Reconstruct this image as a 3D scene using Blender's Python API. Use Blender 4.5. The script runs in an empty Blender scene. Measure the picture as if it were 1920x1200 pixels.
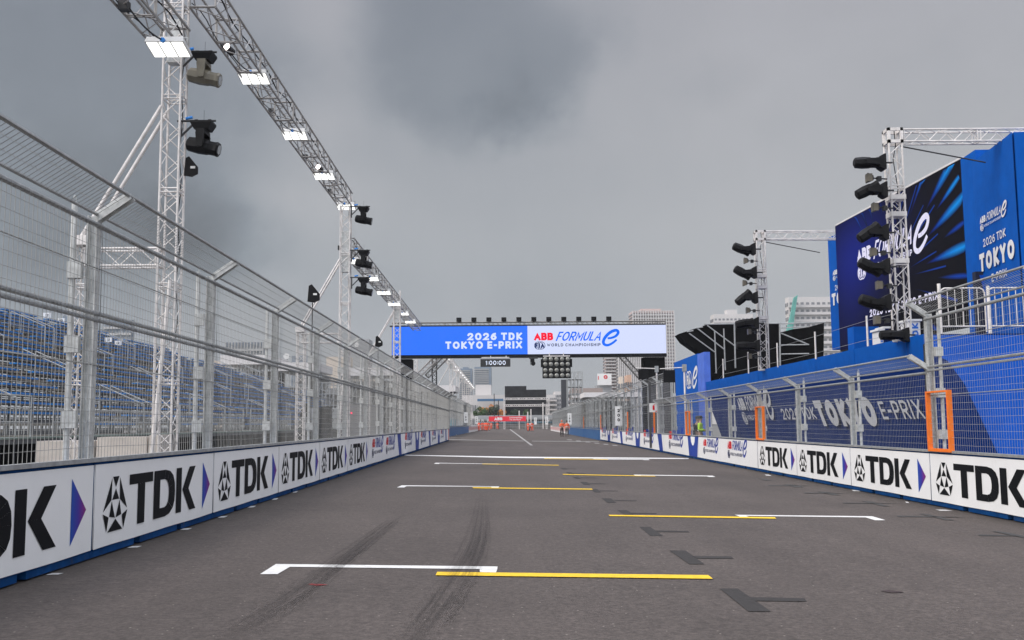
import bpy, math, random
from mathutils import Vector, Matrix
random.seed(7)
S = bpy.context.scene
COL = S.collection

# ------------------------------------------------------------------ camera
F, H0, PITCH, ROLL, CAMBER = 1867.0, 1.33, math.atan(195 / 1867.0), -0.0075, 0.018
cam_d = bpy.data.cameras.new('camera'); cam_d.lens = 35.0; cam_d.sensor_width = 36.0
cam_d.clip_start = 0.1; cam_d.clip_end = 9000
cam = bpy.data.objects.new('camera', cam_d); COL.objects.link(cam)
CAMR = Matrix.Rotation(math.pi / 2 + PITCH, 3, 'X') @ Matrix.Rotation(ROLL, 3, 'Z')
cam.matrix_world = Matrix.Translation((0, 0, H0)) @ CAMR.to_4x4()
S.camera = cam
S.view_settings.view_transform = 'Standard'; S.view_settings.look = 'None'
S.view_settings.exposure = 0.0; S.view_settings.gamma = 1.0; S.view_settings.use_curve_mapping = False
S.cycles.max_bounces = 6; S.cycles.transparent_max_bounces = 12; S.cycles.use_denoising = True
SUN_EL, SUN_AZ = math.radians(40), math.radians(245)      # azimuth clockwise from +Y: behind the camera, to its left

# ------------------------------------------------------------------ world: overcast sky
W = bpy.data.worlds.new('World'); S.world = W; W.use_nodes = True
nt = W.node_tree; nt.nodes.clear()
def N(t, typ, **kw):
    n = t.nodes.new(typ)
    for k, v in kw.items():
        if k == 'inp':
            for a, b in v.items(): n.inputs[a].default_value = b
        else: setattr(n, k, v)
    return n
def world():
    L = nt.links.new
    out = N(nt, 'ShaderNodeOutputWorld')
    sky = N(nt, 'ShaderNodeTexSky', sky_type='NISHITA', sun_disc=False, sun_elevation=SUN_EL, sun_rotation=SUN_AZ)
    bsky = N(nt, 'ShaderNodeBackground', inp={'Strength': 0.05}); L(sky.outputs[0], bsky.inputs[0])
    tc = N(nt, 'ShaderNodeTexCoord')
    def vm(op, a, b=None):
        n = N(nt, 'ShaderNodeVectorMath', operation=op)
        for i, q in enumerate((a, b)):
            if q is None: continue
            if isinstance(q, (tuple, list, Vector)): n.inputs[i].default_value = tuple(q)
            else: L(q, n.inputs[i])
        return n
    def mt(op, a, b=0.0, c=None, clamp=False):
        n = N(nt, 'ShaderNodeMath', operation=op); n.use_clamp = clamp
        for i, q in enumerate((a, b, c)):
            if q is None: continue
            if isinstance(q, (int, float)): n.inputs[i].default_value = q
            else: L(q, n.inputs[i])
        return n.outputs[0]
    d = vm('NORMALIZE', tc.outputs['Generated']).outputs[0]
    sep = N(nt, 'ShaderNodeSeparateXYZ'); L(d, sep.inputs[0])
    z = sep.outputs[2]; y = sep.outputs[1]; x = sep.outputs[0]
    # clouds lie on a sheet: stretch the direction towards the horizon
    zz = mt('ADD', mt('MAXIMUM', z, 0.0), 0.22)
    cx = mt('DIVIDE', x, zz); cy = mt('DIVIDE', y, zz)
    cmb = N(nt, 'ShaderNodeCombineXYZ'); L(cx, cmb.inputs[0]); L(cy, cmb.inputs[1])
    def noise(scale, detail, rough, off, dist=0.0):
        v = vm('ADD', cmb.outputs[0], off)
        n = N(nt, 'ShaderNodeTexNoise', inp={'Scale': scale, 'Detail': detail, 'Roughness': rough, 'Distortion': dist})
        L(v.outputs[0], n.inputs['Vector']); return n.outputs[0]
    n1 = noise(0.9, 6, 0.5, (3.1, 7.7, 0), 0.4)
    n2 = noise(1.6, 6, 0.5, (8.1, 1.3, 0), 0.2)
    n3 = noise(2.2, 3, 0.5, (1.7, 4.2, 0), 0.0)
    # soft cloud masses (direction, cosine radius in/out, amount)
    def iso(scale, detail, off):
        v = vm('ADD', d, off); n = N(nt, 'ShaderNodeTexNoise', inp={'Scale': scale, 'Detail': detail, 'Roughness': 0.55}); L(v.outputs[0], n.inputs['Vector']); return n.outputs[0]
    i1 = iso(7.0, 5, (2.3, 0.7, 5.1)); i2 = iso(22.0, 5, (1.3, 3.7, 2.1))
    wob = mt('MULTIPLY', mt('SUBTRACT', i1, 0.5), 0.05)
    wob2 = mt('MULTIPLY', mt('SUBTRACT', i2, 0.5), 0.05)
    def blob(px, py, r0, r1, amt, wy=1.0):
        v = CAMR @ Vector(((px - 960) / F, (600 - py) / F, -1)); v.normalize()
        dv = vm('SUBTRACT', d, v).outputs[0]
        dv = vm('MULTIPLY', dv, (1, 1, wy)).outputs[0]
        ln = N(nt, 'ShaderNodeVectorMath', operation='LENGTH'); L(dv, ln.inputs[0])
        dist = mt('ADD', mt('ADD', ln.outputs['Value'], mt('MULTIPLY', wob, 2.0)), wob2)
        mr = N(nt, 'ShaderNodeMapRange', interpolation_type='SMOOTHSTEP', inp={'From Min': r0, 'From Max': r1, 'To Min': amt, 'To Max': 0.0})
        L(dist, mr.inputs['Value']); return mr.outputs[0]
    tot = mt('MULTIPLY', mt('SUBTRACT', n1, 0.5), 0.10)
    tot = mt('ADD', tot, mt('MULTIPLY', mt('SUBTRACT', i1, 0.5), 0.22))
    tot = mt('ADD', tot, mt('MULTIPLY', mt('SUBTRACT', i2, 0.5), 0.06))
    tot = mt('ADD', tot, mt('MULTIPLY', mt('SUBTRACT', n2, 0.5), 0.05))
    for b in SKY_BLOBS: tot = mt('ADD', tot, blob(*b))
    # base tone by elevation, then brighter towards the zenith and behind the camera (thin cloud with the sun in it)
    ramp = N(nt, 'ShaderNodeValToRGB'); L(z, ramp.inputs[0])
    e = ramp.color_ramp.elements
    e[0].position = 0.0; e[0].color = SKY_LOW; e[1].position = 0.16; e[1].color = SKY_MID
    k = e.new(0.42); k.color = SKY_TOP
    mul = mt('ADD', 1.0, tot)
    c0 = vm('SCALE', ramp.outputs[0]); L(mul, c0.inputs['Scale'])
    cold = N(nt, 'ShaderNodeMapRange', inp={'From Min': 0.15, 'From Max': -0.30, 'To Min': 0.0, 'To Max': 1.0}); L(tot, cold.inputs['Value'])
    tint = N(nt, 'ShaderNodeMix', data_type='RGBA'); L(cold.outputs[0], tint.inputs[0]); tint.inputs[6].default_value = (1.03, 0.995, 1.0, 1); tint.inputs[7].default_value = (0.93, 0.985, 1.06, 1)
    c1 = vm('MULTIPLY', c0.outputs[0], tint.outputs[2])
    mr = N(nt, 'ShaderNodeMapRange', interpolation_type='SMOOTHSTEP', inp={'From Min': 0.40, 'From Max': 1.0, 'To Min': 0.0, 'To Max': ZENITH})
    L(z, mr.inputs['Value'])
    mb_ = N(nt, 'ShaderNodeMapRange', interpolation_type='SMOOTHSTEP', inp={'From Min': 0.25, 'From Max': -0.9, 'To Min': 0.0, 'To Max': BEHIND})
    L(y, mb_.inputs['Value'])
    gain = mt('ADD', mt('ADD', mr.outputs[0], mb_.outputs[0]), 1.0)
    c2 = vm('SCALE', c1.outputs[0]); L(gain, c2.inputs['Scale'])
    bcl = N(nt, 'ShaderNodeBackground', inp={'Strength': 1.0}); L(c2.outputs[0], bcl.inputs[0])
    mix = N(nt, 'ShaderNodeMixShader', inp={0: 0.97}); L(bsky.outputs[0], mix.inputs[1]); L(bcl.outputs[0], mix.inputs[2])
    L(mix.outputs[0], out.inputs[0])
SKY_LOW = (0.36, 0.375, 0.385, 1); SKY_MID = (0.36, 0.385, 0.40, 1); SKY_TOP = (0.33, 0.345, 0.375, 1)
ZENITH, BEHIND = 4.6, 2.2
SKY_BLOBS = [(900, 60, 0.085, 0.150, -0.25, 1.1), (965, 225, 0.01, 0.070, -0.13, 1.5), (1010, 140, 0.0, 0.10, -0.07, 1.1), (100, 200, 0.08, 0.28, -0.33, 1.2), (400, 430, 0.0, 0.11, -0.26, 1.8), (250, 400, 0.0, 0.20, -0.16, 1.6), (560, 110, 0.0, 0.05, -0.07, 1.5),
             (610, 10, 0.0, 0.08, 0.14, 1.0), (600, 235, 0.0, 0.07, 0.12, 1.3), (1060, -10, 0.0, 0.06, 0.16, 1.3), (1600, 150, 0.1, 0.42, 0.16, 1.1), (560, 370, 0.0, 0.12, 0.15, 1.6),
             (1120, 640, 0.05, 0.30, -0.05, 2.5), (60, 620, 0.0, 0.3, -0.16, 2.0), (400, 20, 0.0, 0.07, 0.12, 1.4), (1340, 160, 0.0, 0.06, -0.07, 1.6), (760, 400, 0.0, 0.12, 0.05, 1.6)]
world()
sun_d = bpy.data.lights.new('sun', 'SUN'); sun_d.energy = 3.0; sun_d.angle = math.radians(36); sun_d.color = (1.0, 0.93, 0.86)
sun = bpy.data.objects.new('sun', sun_d); COL.objects.link(sun)
sd = Vector((math.sin(SUN_AZ) * math.cos(SUN_EL), math.cos(SUN_AZ) * math.cos(SUN_EL), math.sin(SUN_EL)))
sun.rotation_euler = sd.to_track_quat('Z', 'Y').to_euler(); sun.location = (0, 0, 60)

# ------------------------------------------------------------------ geometry helpers
def gz(x):
    return -CAMBER * max(-9.0, min(12.0, x))
def ray(px, py):
    return CAMR @ Vector(((px - 960) / F, (600 - py) / F, -1))
def P(px, py, Y):                       # the real-world point at distance Y seen there
    v = ray(px, py); return Vector((0, 0, H0)) + v * (Y / v.y)
def G(px, py):                          # the point of the road seen there
    v = ray(px, py); t = -H0 / (v.z + CAMBER * v.x); return Vector((0, 0, H0)) + v * t
def lw(Z): return -4.0 - 0.0129 * (Z - 7.76)
def rw(Z): return 7.25 + 0.0045 * (Z - 14.1)

class MB:
    def __init__(s): s.v = []; s.f = []; s.m = []
    def add(s, vs, fs, mi=0):
        o = len(s.v); s.v += [tuple(q) for q in vs]; s.f += [tuple(i + o for i in f) for f in fs]; s.m += [mi] * len(fs); return s
    def box(s, x0, y0, z0, x1, y1, z1, mi=0):
        if x0 > x1: x0, x1 = x1, x0
        if y0 > y1: y0, y1 = y1, y0
        if z0 > z1: z0, z1 = z1, z0
        return s.add([(x0, y0, z0), (x1, y0, z0), (x1, y1, z0), (x0, y1, z0), (x0, y0, z1), (x1, y0, z1), (x1, y1, z1), (x0, y1, z1)],
              [(0, 3, 2, 1), (4, 5, 6, 7), (0, 1, 5, 4), (1, 2, 6, 5), (2, 3, 7, 6), (3, 0, 4, 7)], mi)
    def hexa(s, b, t, mi=0):            # bottom quad, top quad
        return s.add(list(b) + list(t), [(0, 3, 2, 1), (4, 5, 6, 7), (0, 1, 5, 4), (1, 2, 6, 5), (2, 3, 7, 6), (3, 0, 4, 7)], mi)
    def tube(s, a, b, r, n=6, mi=0, r2=None, caps=True):
        a = Vector(a); b = Vector(b); d = (b - a)
        if d.length < 1e-6: return s
        d.normalize(); u = d.orthogonal().normalized() if abs(d.z) < 0.9 else Vector((1, 0, 0)).cross(d).normalized()
        w = d.cross(u); r2 = r if r2 is None else r2; vs = []
        for c, rr in ((a, r), (b, r2)):
            for i in range(n):
                t = 2 * math.pi * (i + 0.5) / n; vs.append(c + (u * math.cos(t) + w * math.sin(t)) * rr)
        fs = [(i, (i + 1) % n, n + (i + 1) % n, n + i) for i in range(n)]
        if caps: fs += [tuple(range(n - 1, -1, -1)), tuple(range(n, 2 * n))]
        return s.add(vs, fs, mi)
    def bar(s, a, b, w, h, mi=0, up=(0, 0, 1)):
        a = Vector(a); b = Vector(b); d = (b - a).normalized(); up = Vector(up)
        if abs(d.dot(up)) > 0.98: up = Vector((0, 1, 0))
        sx = d.cross(up).normalized() * (w / 2); uz = sx.cross(d).normalized() * (h / 2)
        return s.hexa([a - sx - uz, a + sx - uz, b + sx - uz, b - sx - uz], [a - sx + uz, a + sx + uz, b + sx + uz, b - sx + uz], mi)
    def poly(s, pts, mi=0): return s.add(pts, [tuple(range(len(pts)))], mi)
    def prism(s, pts, y0, y1, mi=0):    # outline in x,z extruded in y (y0 front)
        n = len(pts); vs = [(p[0], y0, p[1]) for p in pts] + [(p[0], y1, p[1]) for p in pts]
        return s.add(vs, [tuple(range(n)), tuple(range(2 * n - 1, n - 1, -1))] + [(i + n, (i + 1) % n + n, (i + 1) % n, i) for i in range(n)], mi)
    def flat(s, polys, y, mi=0, ox=0, oz=0, sx=1, sz=1):
        for i, p in enumerate(polys):
            yy = y - 0.0004 * (i % 9)
            s.poly([(ox + q[0] * sx, yy, oz + q[1] * sz) for q in p], mi)
        return s
    def mesh(s, name, mats, smooth=False):
        me = bpy.data.meshes.new(name); me.from_pydata(s.v, [], s.f)
        for m in (mats if isinstance(mats, (list, tuple)) else [mats]): me.materials.append(m)
        me.polygons.foreach_set('material_index', s.m)
        if smooth: me.polygons.foreach_set('use_smooth', [True] * len(s.f))
        me.update(); return me

def obj(name, me, parent=None, mat=None, smooth=False, **props):
    if isinstance(me, MB): me = me.mesh(name, mat, smooth)
    o = bpy.data.objects.new(name, me); COL.objects.link(o)
    if parent: o.parent = parent
    for k, v in props.items(): o[k] = v
    return o
def thing(name, label, cat, loc=(0, 0, 0), rz=0.0, group=None, rot=None):
    o = bpy.data.objects.new(name, None); COL.objects.link(o); o.empty_display_size = 0.2
    o.location = loc; o.rotation_euler = rot if rot else (0, 0, rz)
    o['label'] = label; o['category'] = cat
    if group: o['group'] = group
    return o
def kids(o): return [c for c in KID.get(o.name, [])]
def dup(root, label, loc=None, rz=None, rot=None):
    mp = {}
    def cp(o, par):
        c = o.copy(); COL.objects.link(c); c.parent = par
        for ch in [q for q in o.children]: cp(ch, c)
        return c
    r = cp(root, None); r['label'] = label
    if loc is not None: r.location = loc
    if rz is not None: r.rotation_euler = (0, 0, rz)
    if rot is not None: r.rotation_euler = rot
    return r

# ------------------------------------------------------------------ materials
def srgb(r, g, b):
    f = lambda c: (c / 255) / 12.92 if c <= 10 else ((c / 255 + 0.055) / 1.055) ** 2.4
    return (f(r), f(g), f(b), 1)
MATS = {}
def mat(name, col, rough=0.6, metal=0.0, var=0.12, scale=6.0, bump=0.0, emit=0.0, spec=0.5, dirt=None):
    if name in MATS: return MATS[name]
    m = bpy.data.materials.new(name); m.use_nodes = True; t = m.node_tree; b = t.nodes['Principled BSDF']
    col = tuple(col)[:3] + (1,)
    b.inputs['Roughness'].default_value = rough; b.inputs['Metallic'].default_value = metal
    b.inputs['Specular IOR Level'].default_value = spec
    if emit > 0:
        b.inputs['Base Color'].default_value = (0.01, 0.01, 0.01, 1); b.inputs['Emission Color'].default_value = col; b.inputs['Emission Strength'].default_value = emit
        b.inputs['Specular IOR Level'].default_value = 0.0; b.inputs['Roughness'].default_value = 1.0
    else:
        tc = t.nodes.new('ShaderNodeTexCoord')
        n = N(t, 'ShaderNodeTexNoise', inp={'Scale': scale, 'Detail': 6.0, 'Roughness': 0.6})
        geo = t.nodes.new('ShaderNodeNewGeometry'); t.links.new(geo.outputs['Position'], n.inputs['Vector'])
        mr = N(t, 'ShaderNodeMapRange', inp={'From Min': 0.3, 'From Max': 0.7, 'To Min': 1 - var, 'To Max': 1 + var})
        t.links.new(n.outputs[0], mr.inputs['Value'])
        sc = N(t, 'ShaderNodeVectorMath', operation='SCALE'); sc.inputs[0].default_value = col[:3]
        t.links.new(mr.outputs[0], sc.inputs['Scale'])
        last = sc.outputs[0]
        if dirt:
            n2 = N(t, 'ShaderNodeTexNoise', inp={'Scale': dirt[1], 'Detail': 8.0, 'Roughness': 0.7}); t.links.new(geo.outputs['Position'], n2.inputs['Vector'])
            r2 = N(t, 'ShaderNodeMapRange', inp={'From Min': dirt[2], 'From Max': dirt[2] + 0.15, 'To Min': 0.0, 'To Max': dirt[3]}); t.links.new(n2.outputs[0], r2.inputs['Value'])
            mx = N(t, 'ShaderNodeMix', data_type='RGBA'); t.links.new(r2.outputs[0], mx.inputs[0]); t.links.new(last, mx.inputs[6]); mx.inputs[7].default_value = tuple(dirt[0])[:3] + (1,)
            last = mx.outputs[2]
        t.links.new(last, b.inputs['Base Color'])
        if bump:
            bp = N(t, 'ShaderNodeBump', inp={'Strength': bump, 'Distance': 0.01}); t.links.new(n.outputs[0], bp.inputs['Height']); t.links.new(bp.outputs[0], b.inputs['Normal'])
    MATS[name] = m; return m
def attr_mat(name, emit=0.0, rough=0.5):
    m = bpy.data.materials.new(name); m.use_nodes = True; t = m.node_tree; b = t.nodes['Principled BSDF']
    a = N(t, 'ShaderNodeVertexColor', layer_name='col')
    if emit:
        b.inputs['Base Color'].default_value = (0.01, 0.01, 0.01, 1); t.links.new(a.outputs[0], b.inputs['Emission Color']); b.inputs['Emission Strength'].default_value = emit
        b.inputs['Specular IOR Level'].default_value = 0.0
    else: t.links.new(a.outputs[0], b.inputs['Base Color']); b.inputs['Specular IOR Level'].default_value = 0.2
    b.inputs['Roughness'].default_value = rough if not emit else 1.0
    return m
def paint(o, cols):      # per-vertex colours of a printed or lit surface
    a = o.data.color_attributes.new('col', 'FLOAT_COLOR', 'POINT')
    for i, c in enumerate(cols): a.data[i].color = tuple(c)[:3] + (1,)

M_galv = mat('galvanised_steel', (0.36, 0.37, 0.37), 0.5, 0.45, 0.22, 9, 0.15)
M_galv2 = mat('galvanised_plate', (0.50, 0.51, 0.50), 0.5, 0.2, 0.25, 14, 0.15)
M_wire = mat('fence_wire', (0.27, 0.27, 0.26), 0.6, 0.0, 0.1, 5)
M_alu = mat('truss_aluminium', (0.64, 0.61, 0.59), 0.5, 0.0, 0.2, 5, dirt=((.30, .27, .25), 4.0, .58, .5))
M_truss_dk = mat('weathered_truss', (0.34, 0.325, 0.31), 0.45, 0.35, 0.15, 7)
M_white = mat('banner_white', (0.78, 0.78, 0.78), 0.45, 0, 0.025, 3, 0.04, dirt=((0.45, 0.43, 0.40), 2.2, 0.60, 0.22))
M_ink = mat('printed_black', (0.006, 0.0065, 0.008), 0.6, 0, 0.05, spec=.12)
M_cblue = mat('barrier_blue', (0.002, 0.042, 0.15), 0.8, 0, 0.3, 5, 0.2, spec=.12, dirt=((0.05, 0.048, 0.045), 6.0, 0.58, 0.6))
M_pblue = mat('print_blue', (0.015, 0.045, 0.27), 0.5, 0, 0.05, spec=.15)
M_pred = mat('print_red', (0.60, 0.012, 0.02), 0.5, 0, 0.05, spec=.15)
M_navy = mat('print_navy', (0.012, 0.022, 0.09), 0.5, 0, 0.05, spec=.15)
M_lblue = mat('logo_blue', (0.008, 0.035, 0.30), 0.5, 0, 0.05, spec=.15)
M_pwhite = mat('print_white', (0.72, 0.72, 0.72), 0.5, 0, 0.03)
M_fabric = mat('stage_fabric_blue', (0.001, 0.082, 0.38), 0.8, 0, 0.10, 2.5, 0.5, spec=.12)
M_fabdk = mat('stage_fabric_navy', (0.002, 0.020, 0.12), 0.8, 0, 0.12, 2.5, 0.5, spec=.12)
M_fablt = mat('stage_fabric_bright', (0.008, 0.092, 0.48), 0.8, 0, 0.08, 1.5, 0.5, spec=.12)  # lighter copy of the stage blue, sky light on the near face put into it
M_black = mat('black_housing', (0.009, 0.009, 0.010), 0.5, 0, 0.2, 10, spec=.15)
M_grey = mat('grey_housing', (0.04, 0.04, 0.042), 0.5, 0, 0.2, 10, spec=.25)
M_cloth = mat('black_drape', (0.005, 0.005, 0.0055), 0.95, 0, 0.35, 1.2, 0.8, spec=.08)
M_dark = mat('dark_void', (0.012, 0.012, 0.013), 0.9)
M_conc = mat('pale_concrete', (0.50, 0.455, 0.41), 0.85, 0, 0.12, 3, 0.3, dirt=((0.25, 0.22, 0.19), 1.5, 0.55, 0.4))
M_seat = mat('seat_blue', (0.004, 0.15, 0.45), 0.45, 0, 0.15, 4)
M_tread = mat('stand_decking', (0.20, 0.18, 0.155), 0.8, 0, 0.25, 3)
M_riser = mat('stand_steel', (0.13, 0.135, 0.14), 0.6, 0.2, 0.2, 4)
M_orange = mat('orange_paint', (0.80, 0.17, 0.012), 0.5, 0, 0.1, 8)
M_yline = mat('road_paint_yellow', (0.72, 0.46, 0.012), 0.75, 0, 0.15, 12, 0.3, dirt=((0.14, 0.11, 0.03), 22, 0.58, 0.75))
M_wline = mat('road_paint_white', (0.64, 0.63, 0.61), 0.75, 0, 0.12, 12, 0.3, dirt=((0.14, 0.13, 0.12), 22, 0.58, 0.75))
M_oldline = mat('worn_road_paint', (0.27, 0.26, 0.25), 0.8, 0, 0.25, 20, 0.3)
M_tar = mat('blackout_paint', (0.037, 0.034, 0.033), 0.85, 0, 0.2, 25, 0.3, spec=.25)
M_lampw = mat('lamp_white', (1, 1, 0.97), emit=1.6)
M_lampwarm = mat('lamp_warm', (1, 0.88, 0.84), emit=5.0)
M_housew = mat('lamp_housing_white', (0.55, 0.55, 0.54), 0.4, 0.1, 0.1)
M_bluecap = mat('blue_connector', (0.02, 0.22, 0.65), 0.4)
M_green = mat('green_tag', (0.01, 0.35, 0.16), 0.6)
M_lens = mat('lens_glass', (0.30, 0.31, 0.33), 0.12, 0.6, 0.1)
M_lens2 = mat('signal_lens', (0.22, 0.22, 0.20), 0.3, 0.2, 0.2, 30)

# ------------------------------------------------------------------ flat print: stroke letters
def ell(cx, cy, rx, ry, a0, a1, n):
    return [(cx + rx * math.cos(math.radians(a0 + (a1 - a0) * i / n)), cy + ry * math.sin(math.radians(a0 + (a1 - a0) * i / n))) for i in range(n + 1)]
def O_(): return ell(.5, .5, .5, .5, 90, 450, 16)
GL = {
 'A': (1.0, [[(0, 0), (.5, 1), (1, 0)], [(.2, .33), (.8, .33)]]),
 'B': (.85, [[(0, .52), (0, 1), (.65, 1), (.92, .9), (.92, .66), (.65, .52), (0, .52), (0, 0), (.7, 0), (1, .12), (1, .4), (.7, .52)]]),
 'C': (.95, [ell(.52, .5, .52, .5, 48, 312, 12)]),
 'D': (.95, [[(0, 0), (0, 1), (.5, 1), (.85, .85), (1, .5), (.85, .15), (.5, 0), (0, 0)]]),
 'E': (.75, [[(1, 1), (0, 1), (0, 0), (1, 0)], [(0, .5), (.9, .5)]]),
 'F': (.72, [[(1, 1), (0, 1), (0, 0)], [(0, .5), (.85, .5)]]),
 'H': (.9, [[(0, 0), (0, 1)], [(1, 0), (1, 1)], [(0, .5), (1, .5)]]),
 'I': (.05, [[(.5, 0), (.5, 1)]]),
 'K': (.88, [[(0, 0), (0, 1)], [(.95, 1), (.12, .47), (1, 0)]]),
 'L': (.7, [[(0, 1), (0, 0), (1, 0)]]),
 'M': (1.1, [[(0, 0), (0, 1), (.5, .3), (1, 1), (1, 0)]]),
 'N': (.92, [[(0, 0), (0, 1), (1, 0), (1, 1)]]),
 'O': (1.08, [O_()]),
 'P': (.82, [[(0, 0), (0, 1), (.65, 1), (1, .88), (1, .55), (.65, .42), (0, .42)]]),
 'R': (.85, [[(0, 0), (0, 1), (.65, 1), (1, .88), (1, .57), (.65, .44), (0, .44)], [(.5, .44), (1, 0)]]),
 'S': (.8, [[(1, .85), (.8, 1), (.2, 1), (0, .85), (0, .65), (.2, .54), (.8, .46), (1, .35), (1, .15), (.8, 0), (.2, 0), (0, .15)]]),
 'T': (.9, [[(0, 1), (1, 1)], [(.5, 1), (.5, 0)]]),
 'U': (.9, [[(0, 1), (0, .3), (.2, .05), (.5, 0), (.8, .05), (1, .3), (1, 1)]]),
 'W': (1.3, [[(0, 1), (.27, 0), (.5, .8), (.73, 0), (1, 1)]]),
 'X': (.95, [[(0, 0), (1, 1)], [(0, 1), (1, 0)]]),
 'Y': (.95, [[(0, 1), (.5, .45), (1, 1)], [(.5, .45), (.5, 0)]]),
 'G': (1.0, [ell(.52, .5, .52, .5, 48, 330, 12) + [(1, .45), (.6, .45)]]),
 'V': (.95, [[(0, 1), (.5, 0), (1, 1)]]),
 '0': (1.0, [O_()]), '1': (.35, [[(0, .8), (.8, 1), (.8, 0)]]),
 '2': (.9, [[(0, .78), (.15, .95), (.5, 1), (.85, .93), (1, .72), (.85, .5), (0, 0), (1, 0)]]),
 '5': (.9, [[(.95, 1), (.1, 1), (.05, .55), (.6, .6), (1, .4), (.9, .1), (.5, 0), (0, .12)]]),
 '6': (.9, [[(.85, .97), (.45, .9), (.1, .62), (0, .33), (.2, .06), (.5, 0), (.85, .08), (1, .32), (.85, .55), (.5, .6), (.15, .5)]]),
 '-': (.5, [[(0, .45), (1, .45)]]), ':': (.1, [[(.5, .18), (.5, .24)], [(.5, .7), (.5, .76)]]), ' ': (.45, []),
}
def ribbon(pts, w, cap=True, w2=None):
    pts = [Vector((p[0], p[1])) for p in pts]; n = len(pts); closed = (pts[0] - pts[-1]).length < 1e-5
    if closed: pts = pts[:-1]; n -= 1
    L_, R_ = [], []
    for i in range(n):
        a = pts[i - 1] if (i > 0 or closed) else None; b = pts[(i + 1) % n] if (i < n - 1 or closed) else None
        d1 = (pts[i] - a).normalized() if a is not None else None; d2 = (b - pts[i]).normalized() if b is not None else None
        if d1 is None: d1 = d2
        if d2 is None: d2 = d1
        n1 = Vector((-d1.y, d1.x)); n2 = Vector((-d2.y, d2.x)); m = (n1 + n2)
        if m.length < 0.15: m = n1.copy()
        m.normalize(); k = 1 / max(0.45, m.dot(n1))
        p = pts[i].copy(); hw = w / 2
        if w2 is not None: hw = (w + (w2 - w) * abs(math.sin(math.pi * i / (n - 1)))) / 2
        if cap and not closed:
            if i == 0: p = p - d2 * w / 2
            if i == n - 1: p = p + d1 * w / 2
        L_.append(p + m * hw * k); R_.append(p - m * hw * k)
    out = []
    for i in range(n if closed else n - 1):
        j = (i + 1) % n; out.append([tuple(R_[i]), tuple(R_[j]), tuple(L_[j]), tuple(L_[i])])
    return out
def text(s, h, t=.2, wide=1.0, track=.22, slant=0.0, width=None, align='l'):
    """polygons of a line of lettering, cap height h, stroke t*h; returns (polys, width)"""
    out = []; x = 0; th = t * h
    for ch in s:
        gw, strokes = GL[ch]; cw = gw * h * wide * 0.82
        ww = max(cw - th, 0.0)
        for st in strokes:
            pts = [(x + th / 2 + p[0] * ww, th / 2 + p[1] * (h - th)) for p in st]
            out += ribbon(pts, th)
        x += max(cw, th) + track * h * wide if ch != ' ' else cw
    tw = x - track * h * wide
    k = (width / tw) if width else 1.0
    out = [[((q[0] * k) + slant * q[1], q[1]) for q in p] for p in out]
    tw *= k
    dx = {'l': 0, 'c': -tw / 2, 'r': -tw}[align]
    out = [[(q[0] + dx, min(max(q[1], -0.02 * h), 1.02 * h)) for q in p] for p in out]
    return out, tw
def spline(pts, n=5):
    out = []; P_ = [pts[0]] + list(pts) + [pts[-1]]
    for i in range(1, len(P_) - 2):
        p0, p1, p2, p3 = P_[i - 1:i + 3]
        for k in range(n):
            u = k / n
            out.append(tuple(0.5 * ((2 * p1[j]) + (-p0[j] + p2[j]) * u + (2 * p0[j] - 5 * p1[j] + 4 * p2[j] - p3[j]) * u * u + (-p0[j] + 3 * p1[j] - 3 * p2[j] + p3[j]) * u ** 3) for j in (0, 1)))
    out.append(pts[-1]); return out
def move(polys, ox, oz, s=1.0): return [[(ox + q[0] * s, oz + q[1] * s) for q in p] for p in polys]
def series_logo():
    """the race series mark in a 960 x 215 field: dict of polygon lists"""
    red, blue, navy = [], [], []
    a, _ = text('ABB', 86, .27, 1.0, .05, 0, 215); red += move(a, 10, 100)
    f, _ = text('FORMULA', 104, .15, .8, .10, .42, 500); blue += move(f, 252, 92)
    e = [(838, 118), (880, 122), (930, 142), (958, 178), (948, 204), (915, 205), (862, 180), (812, 130), (790, 82), (800, 50), (838, 40), (890, 62), (940, 102)]
    blue += ribbon(spline(e, 4), 22, False, 34)
    navy += ribbon(ell(60, 42, 46, 42, 0, 360, 16), 6) + ribbon(ell(88, 42, 46, 42, 0, 360, 16), 6)
    i, _ = text('FIA', 54, .26, .8, .12, 0.0, 108); navy += move(i, 20, 15)
    w_, _ = text('WORLD CHAMPIONSHIP', 34, .2, 1.1, .26, 0, 602); navy += move(w_, 155, 30)
    return red, blue, navy
RED, BLUE, NAVY = series_logo()
def logo(mb, x, z, width, y, mis):
    k = width / 960.0
    mb.flat(move(RED, x, z, k), y, mis[0]); mb.flat(move(BLUE, x, z, k), y, mis[1]); mb.flat(move(NAVY, x, z, k), y, mis[2])
def emblem():
    T1, T2, A, B1, B2, Lp, R, C1, C2, D, BL, BR = (.36, 1), (.64, 1), (.5, .79), (.345, .57), (.655, .57), (0, .36), (1, .36), (.25, .275), (.75, .275), (.5, .235), (.17, 0), (.83, 0)
    tr = [(T1, T2, A), (A, B1, B2), (T1, Lp, B1), (T2, B2, R), (B1, D, C1), (B2, C2, D), (Lp, C1, BL), (R, BR, C2), (D, BL, BR)]
    out = []
    for t in tr:
        c = (sum(p[0] for p in t) / 3, sum(p[1] for p in t) / 3); out.append([(c[0] + (p[0] - c[0]) * .9, c[1] + (p[1] - c[1]) * .93) for p in t])
    return out
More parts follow.
